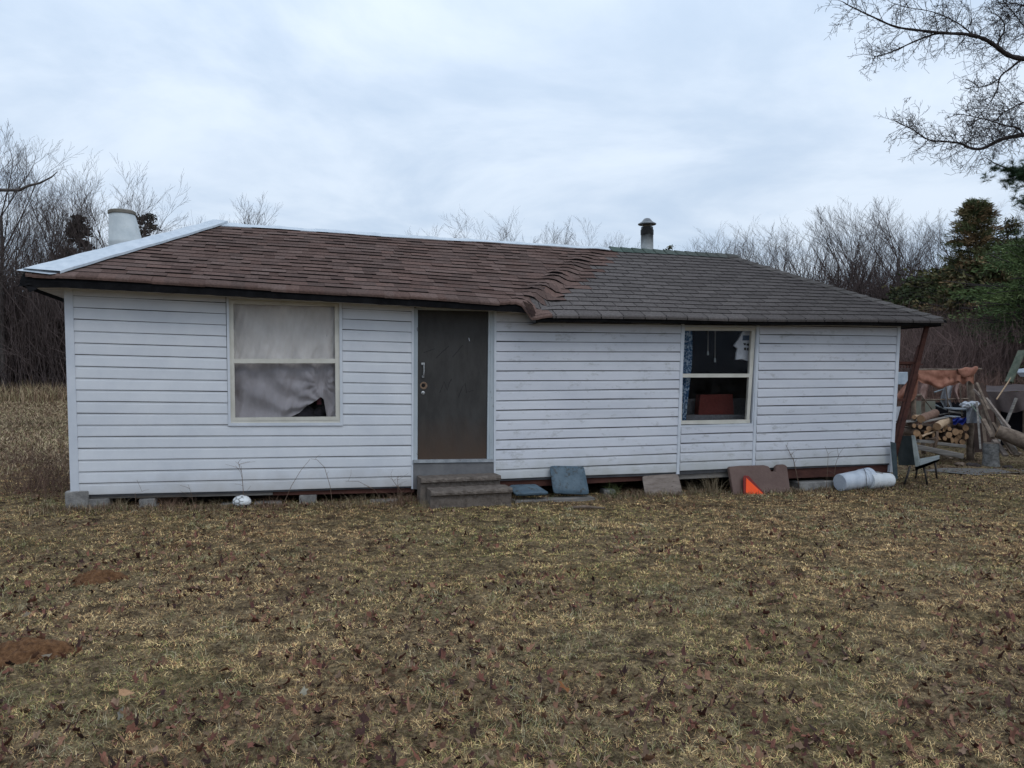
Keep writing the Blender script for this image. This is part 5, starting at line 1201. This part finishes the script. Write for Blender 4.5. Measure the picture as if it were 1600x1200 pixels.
limb([(1480, 52), (1462, 53), (1433, 63), (1400, 78), (1380, 86), (1367, 90), (1363, 100)], (7.7, 7.5), .012, .003, 1.1, .22)
limb([(1640, 85), (1600, 92), (1580, 106), (1563, 120), (1558, 140), (1548, 158), (1538, 170)], (8.1, 7.9), .016, .003, 1.0, .26)
limb([(1563, 122), (1550, 130), (1530, 137), (1513, 132)], (8.0, 7.9), .006, .002, 1.5, .14)
limb([(2000, 150), (1860, 172), (1780, 190), (1690, 205), (1640, 208), (1600, 211), (1575, 215), (1560, 220), (1540, 230), (1527, 233), (1512, 230), (1500, 224), (1475, 221), (1450, 218), (1427, 203), (1405, 193)], (8.2, 7.5), .034, .004, 2.2, .30)
limb([(1600, 211), (1590, 200), (1570, 196), (1545, 188), (1520, 182), (1500, 178)], (8.0, 7.8), .012, .003, 2.0, .24)
limb([(1730, 198), (1690, 168), (1655, 155), (1620, 165), (1600, 160), (1580, 170), (1565, 178), (1550, 196), (1535, 205)], (8.1, 7.9), .014, .003, 2.4, .28)
limb([(1557, 73), (1563, 60), (1569, 48), (1568, 34), (1558, 24), (1547, 19)], (8.0, 7.8), .012, .003, 1.2, .20)
limb([(1720, 84), (1690, 50), (1665, 30), (1640, 25), (1615, 14), (1600, 8), (1580, 6), (1560, 15)], (8.2, 8.0), .012, .003, 2.0, .30)
limb([(1700, 90), (1660, 60), (1620, 45), (1600, 40), (1590, 28), (1575, 10), (1560, -8)], (8.2, 8.0), .012, .003, 1.8, .30)
limb([(1520, 55), (1505, 42), (1485, 30), (1455, 18), (1420, 12), (1395, 5)], (7.8, 7.6), .008, .003, 1.8, .22)
# green needles on the lowest bough
def needles(name, pts, Ys, n_cl, rad, cols, parent, Ln=.10, seed=1, per=46):
    g = np.random.default_rng(seed); P = np.array([at(x, y, lerp(Ys[0], Ys[1], i/max(1, len(pts)-1))) for i, (x, y) in enumerate(pts)]); V = []; C = []
    for _ in range(n_cl):
        i = g.integers(len(P)); c = P[i]+g.normal(0, rad, 3)*np.array([1, 1, .6]); ax_ = g.normal(0, 1, 3); ax_[2] = abs(ax_[2])*.4; ax_ /= np.linalg.norm(ax_)
        d = ax_*.8+g.normal(0, .6, (per, 3)); d /= np.linalg.norm(d, axis=1)[:, None]; s_ = np.cross(d, g.normal(0, 1, (per, 3))); s_ /= np.linalg.norm(s_, axis=1)[:, None]
        b0 = c+ax_*g.uniform(-.04, .04, per)[:, None]; l_ = Ln*g.uniform(.6, 1.2, per)[:, None]
        V.append(np.stack([b0-s_*.0022, b0+s_*.0022, b0+d*l_], 1).reshape(-1, 3)); C.append(np.repeat(np.array(cols[g.integers(len(cols))])*g.uniform(.6, 1.2, per)[:, None], 3, axis=0))
    V = np.concatenate(V); fs = np.arange(len(V)).reshape(-1, 3); me = np_mesh(name, V-np.array(ORG[parent.name]), [fs], np.concatenate(C)); return link(name, me, M_leaf, parent)
PN = thing('pine_tree', 'tree with green needled bough tips hanging in under the bare boughs', 'tree', (8.9, 9.6, g1(8.9, 9.6)))
MB().tube([(8.9, 9.6, -.2), (8.9, 9.6, 3), (8.85, 9.6, 6)], [.2, .16, .08], 12).part('trunk', M_bark, PN, smooth=True)
bough = [(1690, 330), (1650, 305), (1620, 290), (1600, 275), (1585, 268), (1570, 262), (1552, 254), (1540, 246), (1528, 252)]
MB().tube([(8.9, 9.6, 4.0)]+[at(x, y, 9.4) for x, y in bough], [.05, .03, .022, .018, .013, .011, .009, .007, .005, .003], 6).part('branch', M_barkn, PN, smooth=True)
GP = [(.05, .085, .045), (.035, .065, .035), (.065, .10, .05)]
needles('foliage', [(1545, 250), (1552, 262), (1562, 262), (1548, 283), (1542, 280)], (9.4, 9.4), 16, .045, GP, PN, .075, 1)
needles('foliage', [(1575, 265), (1585, 268), (1580, 280), (1590, 282), (1597, 275), (1593, 262), (1600, 290), (1605, 280), (1612, 270), (1620, 285)], (9.4, 9.3), 120, .075, GP, PN, .085, 2)
needles('foliage', [(1590, 313), (1600, 318), (1610, 312), (1625, 320), (1640, 300)], (9.4, 9.3), 46, .06, GP, PN, .08, 3)
# dark bough at the left edge
bl = thing('fallen_branch', 'bare dark branch reaching in from the left edge above the wood', 'branch', at(-120, 300, 24))
P = [at(x, y, 24) for x, y in ((-160, 330), (-80, 300), (0, 297), (30, 297), (45, 290), (62, 286), (80, 277), (90, 268))]
MB().tube(P, [.09, .07, .055, .05, .04, .034, .022, .01], 7).part('limb', M_bark, bl, smooth=True)

# ------------------------------------------------------------------ dry stems against the wall
def stem(name, base, path, r, label, cat='weed', tw=0, seed=1, group='dry weeds against the house', rt=.002):
    g = random.Random(seed); mb = MB(); P = [Vector(p) for p in path]; mb.tube(P, [lerp(r, r*.45, i/(len(P)-1)) for i in range(len(P))], 5)
    for k in range(tw):
        i = g.randrange(1, len(P)); p = P[i-1].lerp(P[i], g.random()); l_ = g.uniform(.05, .2); e = Vector((g.gauss(0, 1), g.gauss(0, .4), g.uniform(.1, 1))).normalized()
        m_ = p+e*l_*.5+Vector((g.gauss(0, .01), 0, .01)); mb.tube([p, m_, p+e*l_+Vector((g.gauss(0, .02), 0, .01))], [rt, rt*.8, rt*.6], 4)
    return mb.solo(name, M_rope, label, cat, P[0], group)
def wp(px, py, d=.1): return HP(px, py, d)
def sw(name, pts, label, r=.004, tw=5, seed=1, d=.1): 
    P = [wp(x, y, d) for x, y in pts]; P[0].z = min(P[0].z, g1(P[0].x, P[0].y)+.02); return stem(name, None, P, r, label, tw=tw, seed=seed)
sw('dry_weed', [(381, 797), (380, 765), (378, 740), (372, 722)], 'upright forked twig growing behind the white ball', .005, 9, 1)
sw('dry_weed', [(440, 795), (455, 760), (470, 735), (485, 717)], 'left stem of the arched pair before the siding', .004, 0, 2)
sw('dry_weed', [(520, 795), (516, 760), (507, 730), (495, 718), (486, 717)], 'right stem of the arched pair before the siding', .004, 2, 3)
sw('dry_weed', [(606, 797), (585, 765), (560, 752), (540, 752)], 'long stem bowing left just before the steps', .004, 4, 4)
sw('dry_weed', [(618, 797), (622, 765), (621, 745)], 'short forked twig left of the steps', .0045, 8, 5)
sw('dry_weed', [(632, 797), (627, 768), (617, 755), (612, 748)], 'twiggy stem nearest the steps', .0045, 9, 6)
sw('dry_weed', [(213, 797), (211, 770), (222, 768), (214, 750)], 'bent stem between the first two concrete blocks', .003, 4, 7)
sw('dry_weed', [(303, 797), (300, 775), (294, 757)], 'thin stem left of the white ball', .003, 4, 8)
sw('dry_weed', [(1250, 733), (1240, 719), (1233, 706), (1229, 697)], 'dark vine twig climbing over the siding by the brown seat back', .006, 10, 9, .03)
sw('dry_weed', [(1291, 760), (1293, 735), (1294, 710), (1289, 697)], 'left one of two thin stems before the right siding', .0035, 1, 10)
sw('dry_weed', [(1301, 760), (1306, 725), (1310, 712), (1308, 699)], 'right one of two thin stems before the right siding', .004, 3, 11)
# dry grass tufts near wall (single plants one can point at)
def tuft(c, n, h, spread, cols, label, seed, name='grass_tuft', cat='grass tuft', w=.0035, group='tall dry tufts'):
    g = np.random.default_rng(seed); c = np.array(c); b = c+np.stack([g.normal(0, spread*.35, n), g.normal(0, spread*.35, n), np.full(n, -.01)], 1)
    d = np.stack([g.normal(0, .35, n), g.normal(0, .35, n), np.ones(n)], 1); d /= np.linalg.norm(d, axis=1)[:, None]; hh = h*g.uniform(.35, 1.1, n)[:, None]
    m1 = b+d*hh*.5; out_d = d+g.normal(0, .35, (n, 3)); out_d[:, 2] = np.abs(out_d[:, 2])*.6; tp_ = m1+out_d*hh*.5
    s_ = np.cross(d, g.normal(0, 1, (n, 3))); s_ /= np.linalg.norm(s_, axis=1)[:, None]
    V = np.stack([b-s_*w/2, b+s_*w/2, m1-s_*w*.4, m1+s_*w*.4, tp_], 1).reshape(-1, 3); base = (np.arange(n)*5)[:, None]
    cc = np.array(cols)[g.integers(0, len(cols), n)]*g.uniform(.7, 1.2, n)[:, None]
    me = np_mesh(name, V, [base+np.array([[0, 1, 3, 2]]), base+np.array([[2, 3, 4]])], np.repeat(cc, 5, axis=0), org=tuple(c)); o = link(name, me, M_grass, None, tuple(c)); return setp(o, label, cat, group)
ST1 = [(.30, .235, .15), (.22, .16, .10), (.36, .29, .19)]; RD1 = [(.20, .115, .08), (.15, .095, .065), (.26, .17, .12)]
for k, (px, py, d, n_, h, sp_, cl_, lb) in enumerate([(1112, 776, .12, 60, .42, .16, ST1, 'tall straw tuft between plywood and brown seat back'), (1082, 778, .12, 40, .26, .14, ST1, 'shorter straw tuft against the right edge of the plywood'), (985, 780, .05, 50, .16, .25, RD1, 'low reddish tuft left of the plywood panel'),
      (185, 800, .12, 40, .22, .16, ST1, 'dry tuft between the first two concrete blocks'), (265, 800, .12, 60, .25, .3, RD1, 'dry reddish tuft right of the half blocks'), (320, 800, .15, 50, .2, .3, ST1, 'dry tuft just left of the white ball'), (425, 798, .2, 60, .2, .35, RD1, 'dry tuft right of the white ball'), (560, 798, .18, 80, .22, .4, ST1, 'wide dry tuft under the red-brown beam'), (628, 796, .25, 90, .24, .25, RD1, 'thick dry tuft against the left of the steps'), (664, 792, .5, 40, .15, .15, ST1, 'small tuft at the left foot of the lower step'), (1320, 770, .3, 60, .12, .4, ST1, 'short straw tuft in front of the buckets'), (1240, 774, .2, 50, .15, .25, ST1, 'short straw tuft at the right of the brown seat back'), (960, 776, .1, 40, .3, .12, [(.10, .14, .05), (.15, .17, .07)], 'greenish tuft by the small dark block')]):
    p = HP(px, py, d); p.z = g1(p.x, p.y); tuft(p, n_*2, h, sp_, cl_, lb, 100+k)
# shrub at the left of the house
for k, (px, Yd, h, n_, lb) in enumerate([(62, 10.6, .95, 520, 'reddish dry shrub standing left of the house corner'), (92, 10.0, .7, 260, 'smaller dry shrub touching the left house corner'), (22, 13.5, .6, 200, 'low dry shrub further out in the left field')]):
    p = onground(px, Yd); tuft(p, n_, h, .75, [(.17, .105, .08), (.11, .07, .055), (.22, .145, .11)], lb, 200+k, 'dry_shrub', 'shrub', .0035, 'dry shrubs left of the house')

# ------------------------------------------------------------------ lawn: blades, leaf litter, mounds
def blades(name, n, region, hr, wr, lean, kind, label, seed, clump=0, csize=.06):
    g = np.random.default_rng(seed)
    x, y = region(g, n)
    if clump:
        x = np.repeat(x, clump)+g.normal(0, csize, n*clump); y = np.repeat(y, clump)+g.normal(0, csize, n*clump); n = n*clump
    # keep out of the house footprint
    pu = (x-HC.x)*HU.x+(y-HC.y)*HU.y; pd = -((x-HC.x)*HN.x+(y-HC.y)*HN.y)
    us0 = UZ(658, 760, .3)[0]; us1 = UZ(800, 780, .6)[0]
    keep = ~((pu > -.1) & (pu < ue+.1) & (pd < -.35) & (pd > -4.6)) & ~((pu > us0-.02) & (pu < us1+.02) & (pd < .64) & (pd > -.1))
    for mxx, myy, mr_ in MOUNDS: keep &= np.hypot((x-mxx), (y-myy)*1.1) > mr_*.85
    x = x[keep]; y = y[keep]; n = len(x); pd = pd[keep]
    z = gz(x, y)-.004; Yd = np.maximum(y, 2.0); sc = np.clip(Yd/4.5, .8, 3.0)
    h = g.uniform(hr[0], hr[1], n)*(.7+.6*vn(x, y, 2.2, 7)); az = g.uniform(0, 2*np.pi, n)+1.2*vn(x, y, 1.4, 8); l = lean[0]+(lean[1]-lean[0])*g.random(n)
    d = np.stack([np.cos(az)*np.sin(l), np.sin(az)*np.sin(l), np.cos(l)], 1); l2 = np.minimum(l+g.uniform(.1, .8, n), 1.62); d2 = np.stack([np.cos(az+.3)*np.sin(l2), np.sin(az+.3)*np.sin(l2), np.cos(l2)], 1)
    b = np.stack([x, y, z], 1); w_ = (g.uniform(wr[0], wr[1], n)*sc)[:, None]
    s_ = np.stack([-np.sin(az), np.cos(az), g.normal(0, .5, n)], 1); m1 = b+d*(h*.5)[:, None]; tp_ = m1+d2*(h*.5)[:, None]
    V = np.stack([b-s_*w_/2, b+s_*w_/2, m1-s_*w_*.42, m1+s_*w_*.42, tp_], 1).reshape(-1, 3); base = (np.arange(n)*5)[:, None]
    C = kind(g, x, y, n)
    me = np_mesh(name, V, [base+np.array([[0, 1, 3, 2]]), base+np.array([[2, 3, 4]])], np.repeat(C, 5, axis=0)); o = link(name, me, M_grass); return setp(o, label, None, None, 'stuff')
MOUNDS = [(at(153, 903, 6.05).x, 6.05, .215), (at(32, 1025, 4.42).x, 4.42, .27)]
def wedge(y0, y1, xm=0.0, pw=1.0, k=.78):
    def f(g, n):
        # density falls with distance so that the picture is evenly covered
        t = g.random(n); y = (y0**(2-pw)+t*(y1**(2-pw)-y0**(2-pw)))**(1/(2-pw)) if pw != 2 else y0*(y1/y0)**t
        return g.uniform(-1, 1, n)*(k*y+.6), y
    return f
PAL = np.array([(.46, .36, .21), (.35, .255, .14), (.22, .14, .082), (.58, .48, .31), (.11, .066, .046), (.17, .18, .075), (.27, .25, .11), (.23, .11, .07)])
def kmix(g, x, y, n):
    gr = vn(x, y, .55, 11)*.6+vn(x, y, 1.7, 12)*.4; tn = vn(x, y, .8, 13)*.5+vn(x, y, 2.6, 14)*.5
    wts = np.stack([.25+.9*tn, .30+.4*tn, .26+.5*(1-tn), .03+.35*np.clip(tn-.45, 0, 1), .22+.8*(1-tn), np.clip(gr-.38, 0, 1)*3.2, .04+np.clip(gr-.38, 0, 1)*1.3, .12*np.ones(n)], 1)
    cs = np.cumsum(wts, 1); cs /= cs[:, -1:]; u = g.random(n); i = (cs < u[:, None]).sum(1); i = np.minimum(i, 7)
    # worn, browner towards the lower right and in front of the steps
    fine = np.clip((vn(x, y, 13, 51)*.5+vn(x, y, 29, 52)*.5-.30)/.40, 0, 1)
    return PAL[i]*g.uniform(.65, 1.2, n)[:, None]*(.26+1.5*fine)[:, None]*(.94+.36*vn(x, y, .5, 15))[:, None]*np.array([[1.46, 1.35, 1.13]])
blades('grass', 820000, wedge(2.7, 13.5, pw=1.35), (.014, .044), (.0013, .0025), (.55, 1.45), kmix, 'matted dead grass of the lawn', 31)
def kgreen(g, x, y, n):
    P_ = np.array([(.17, .195, .075), (.30, .29, .14), (.42, .37, .21), (.55, .47, .31)]); return P_[g.integers(0, 4, n)]*g.uniform(.7, 1.15, n)[:, None]
def wtuft(g, n):
    x, y = wedge(2.7, 11.5, pw=1.1)(g, n*4); d = vn(x, y, 1.3, 41)*.5+vn(x, y, 4.1, 42)*.5; i = np.argsort(-(d+g.random(n*4)*.25))[:n]; return x[i], y[i]
blades('tufts', 900, wtuft, (.035, .085), (.0016, .0030), (.35, 1.35), kgreen, 'small pale and green grass tufts over the lawn', 32, clump=26, csize=.04)
def kbase(g, x, y, n):
    P_ = np.array([(.38, .29, .18), (.26, .18, .11), (.20, .12, .085), (.46, .37, .25), (.13, .15, .06), (.14, .08, .06)]); return P_[g.integers(0, 6, n)]*g.uniform(.6, 1.15, n)[:, None]
def wallfoot(g, n):
    u = g.uniform(-.4, 12.1, n); d = np.abs(g.normal(0, .22, n))+.02; k = vn(u, d, 2.3, 61) > g.random(n)*.8; u = u[k]; d = d[k]
    return HC.x+HU.x*u-HN.x*d, HC.y+HU.y*u-HN.y*d
def blades_at(name, n, region, *a):
    g0 = np.random.default_rng(5); x, y = region(g0, n); return blades(name, len(x), lambda g, m: (x, y), *a)
blades_at('weed_strip', 17000, wallfoot, (.03, .115), (.0016, .003), (.1, 1.25), kbase, 'dry weeds and grass along the foot of the house wall', 36)
def lfield(g, n):
    y = g.uniform(12, 40, n); x = g.uniform(-.85, -.36, n)*y; return x, y
def kfield(g, x, y, n):
    P_ = np.array([(.52, .40, .26), (.40, .29, .18), (.28, .185, .12), (.38, .33, .18), (.19, .125, .09)]); t = np.clip((y-20)/18, 0, 1)
    rut = np.exp(-((y-21.5)/.5)**2)+np.exp(-((y-23.2)/.5)**2)
    c = P_[g.integers(0, 5, n)]*g.uniform(.7, 1.15, n)[:, None]; return c*(1-.55*np.clip(rut, 0, 1))[:, None]
blades('field_grass', 60000, lfield, (.05, .18), (.004, .008), (.3, 1.3), kfield, 'pale dry grass of the field at the left', 33)
def fedge(g, n):
    y = g.uniform(33, 39, n); x = g.uniform(-.85, -.36, n)*y; return x, y
blades('tall_field_grass', 12000, fedge, (.4, .95), (.005, .010), (.05, .6), kfield, 'taller dry grass in front of the left brush', 34)
def rfield(g, n):
    y = g.uniform(11.5, 24, n); x = g.uniform(.45, .80, n)*y; return x, y
def kr(g, x, y, n):
    P_ = np.array([(.20, .13, .09), (.13, .085, .06), (.26, .19, .12), (.10, .062, .045), (.17, .17, .075)]); return P_[g.integers(0, 5, n)]*g.uniform(.7, 1.15, n)[:, None]
blades('yard_grass', 26000, rfield, (.02, .07), (.003, .006), (.6, 1.5), kr, 'sparse brown grass round the woodpile', 35)

# leaf shapes
def leafmesh(n, x, y, size, cols, g, name, label, lift=.012, curl=.35, tilt=.35):
    z = gz(x, y)+lift*g.uniform(.4, 1.8, n); K = 11
    ang = np.linspace(0, 2*np.pi, K, endpoint=False); prof = np.array([1, .55, .92, .5, .8, .45, .35, .45, .8, .5, .92])*1.0
    s_ = size*g.uniform(.6, 1.25, n); rot = g.uniform(0, 6.283, n)
    lx = (np.cos(ang)*prof)[None, :]*s_[:, None]; lyy = (np.sin(ang)*prof)[None, :]*s_[:, None]*g.uniform(.28, .75, n)[:, None]
    cu = g.uniform(-.2, 1, n)[:, None]*curl
    lz = cu*(np.abs(lyy)*.9+np.abs(lx)*.25)+g.normal(0, .10, (n, K))*s_[:, None]
    tx, ty = g.normal(0, tilt, n)[:, None], g.normal(0, tilt, n)[:, None]; lz = lz+lx*tx+lyy*ty
    cx_ = np.cos(rot)[:, None]; sx_ = np.sin(rot)[:, None]; X_ = x[:, None]+lx*cx_-lyy*sx_; Y_ = y[:, None]+lx*sx_+lyy*cx_; Z_ = z[:, None]+np.maximum(lz, -.008)
    V = np.concatenate([np.stack([x, y, z], 1)[:, None, :], np.stack([X_, Y_, Z_], 2)], 1).reshape(-1, 3)
    base = (np.arange(n)*(K+1))[:, None]; fs = np.concatenate([base+np.array([[0, 1+i, 1+(i+1) % K]]) for i in range(K)])
    C = np.array(cols)[g.integers(0, len(cols), n)]*g.uniform(.6, 1.25, n)[:, None]
    return V, fs, np.repeat(C, K+1, axis=0)*g.uniform(.75, 1.2, n*(K+1))[:, None]
g = np.random.default_rng(77)
n = 14500; x, y = wedge(2.6, 12.5, pw=1.2)(g, n)
dens = vn(x, y, 1.1, 21)*.5+vn(x, y, 3.3, 22)*.5; keep = (dens > .475+.09*np.clip((y-4)/5, 0, 1)-.13*np.clip((5.2-y)/2, 0, 1)-.05*np.clip(x/6, 0, 1)) & (g.random(n) < .9)
pu = (x-HC.x)*HU.x+(y-HC.y)*HU.y; pd = -((x-HC.x)*HN.x+(y-HC.y)*HN.y); keep &= ~((pu > -.1) & (pu < 12) & (pd < .05)) & ~((pu > UZ(655, 760, .3)[0]) & (pu < UZ(805, 780, .6)[0]) & (pd < .72))
x, y = x[keep], y[keep]; n = len(x)
V, fs, C = leafmesh(n, x, y, .029, [(.19, .080, .058), (.11, .046, .037), (.24, .105, .07), (.28, .15, .095), (.06, .03, .026), (.28, .18, .12)], g, 'leaf_litter', '', curl=1.3, tilt=.8, lift=.009)
o = link('leaf_litter', np_mesh('leaf_litter', V, [fs], C), M_litter); setp(o, 'dark red-brown leaf litter scattered over the lawn', None, None, 'stuff')
# leaves that stand out one by one
for k, (px, py, s_, c_, lb) in enumerate([(775, 993, .060, (.42, .26, .17), 'large pale tan leaf curled in the middle of the lawn'), (783, 903, .058, (.22, .085, .045), 'rusty leaf behind the large tan one'), (193, 1111, .055, (.38, .22, .12), 'orange-tan leaf lying at the lower left'), (188, 1130, .05, (.30, .27, .22), 'greyish leaf just below the orange-tan one'), (884, 1088, .045, (.34, .14, .05), 'small orange leaf in the lower middle of the lawn'), (75, 1043, .05, (.32, .26, .19), 'pale leaf on the rim of the nearer earth mound'),
     (40, 970, .045, (.36, .29, .21), 'pale leaf between the two earth mounds'), (355, 1063, .06, (.26, .12, .08), 'reddish leaf pair in the lower left centre'), (474, 1098, .05, (.30, .27, .2), 'pale green-grey leaf in the lower left centre'), (1075, 1080, .05, (.24, .13, .10), 'brown curled leaf at the lower right centre'), (1028, 1140, .045, (.22, .10, .07), 'dark red leaf near the bottom edge right of centre'), (711, 960, .035, (.40, .26, .18), 'small tan leaf left of the large tan one'), (800, 868, .04, (.36, .22, .15), 'far tan leaf beyond the rusty one')]):
    Yd = CAMZ*F/(py-588); pt = at(px, py, Yd); g = np.random.default_rng(300+k)
    V, fs, C = leafmesh(1, np.array([pt.x]), np.array([pt.y]), s_, [c_], g, '', '', lift=.035)
    c0 = V[0]; o = link('fallen_leaf', np_mesh('fallen_leaf', V, [fs], C, org=tuple(c0)), M_litter, None, tuple(c0)); setp(o, lb, 'leaf', 'leaves on the lawn')
# mole mounds
m_soil = mat('mound_soil', (.075, .033, .014), (.20, .10, .045), scale=30, rough=1, bump=.8, bscale=90)
for k, (mx_, my_, mr_) in enumerate(MOUNDS):
    def mf(a, b):
        t = a*2*math.pi; r_ = b*mr_*(1+.14*math.sin(t*3+k)+.08*math.sin(t*5)); x = mx_+math.cos(t)*r_; y = my_+math.sin(t)*r_*.8
        h = (1-b*b)**1.1*(.085)+(float(vn(x, y, 24, 30))-.5)*.035*(1-b**3)+(float(vn(x, y, 60, 31))-.5)*.022
        return (x, y, g1(x, y)+h-.012*b)
    MB().grid(mf, 64, 24).solo('earth_mound', m_soil, ['small brown molehill in the left middle of the lawn', 'bigger brown earth mound at the left edge, nearer the camera'][k], 'molehill', (mx_, my_, g1(mx_, my_)), 'earth mounds on the lawn', smooth=True)
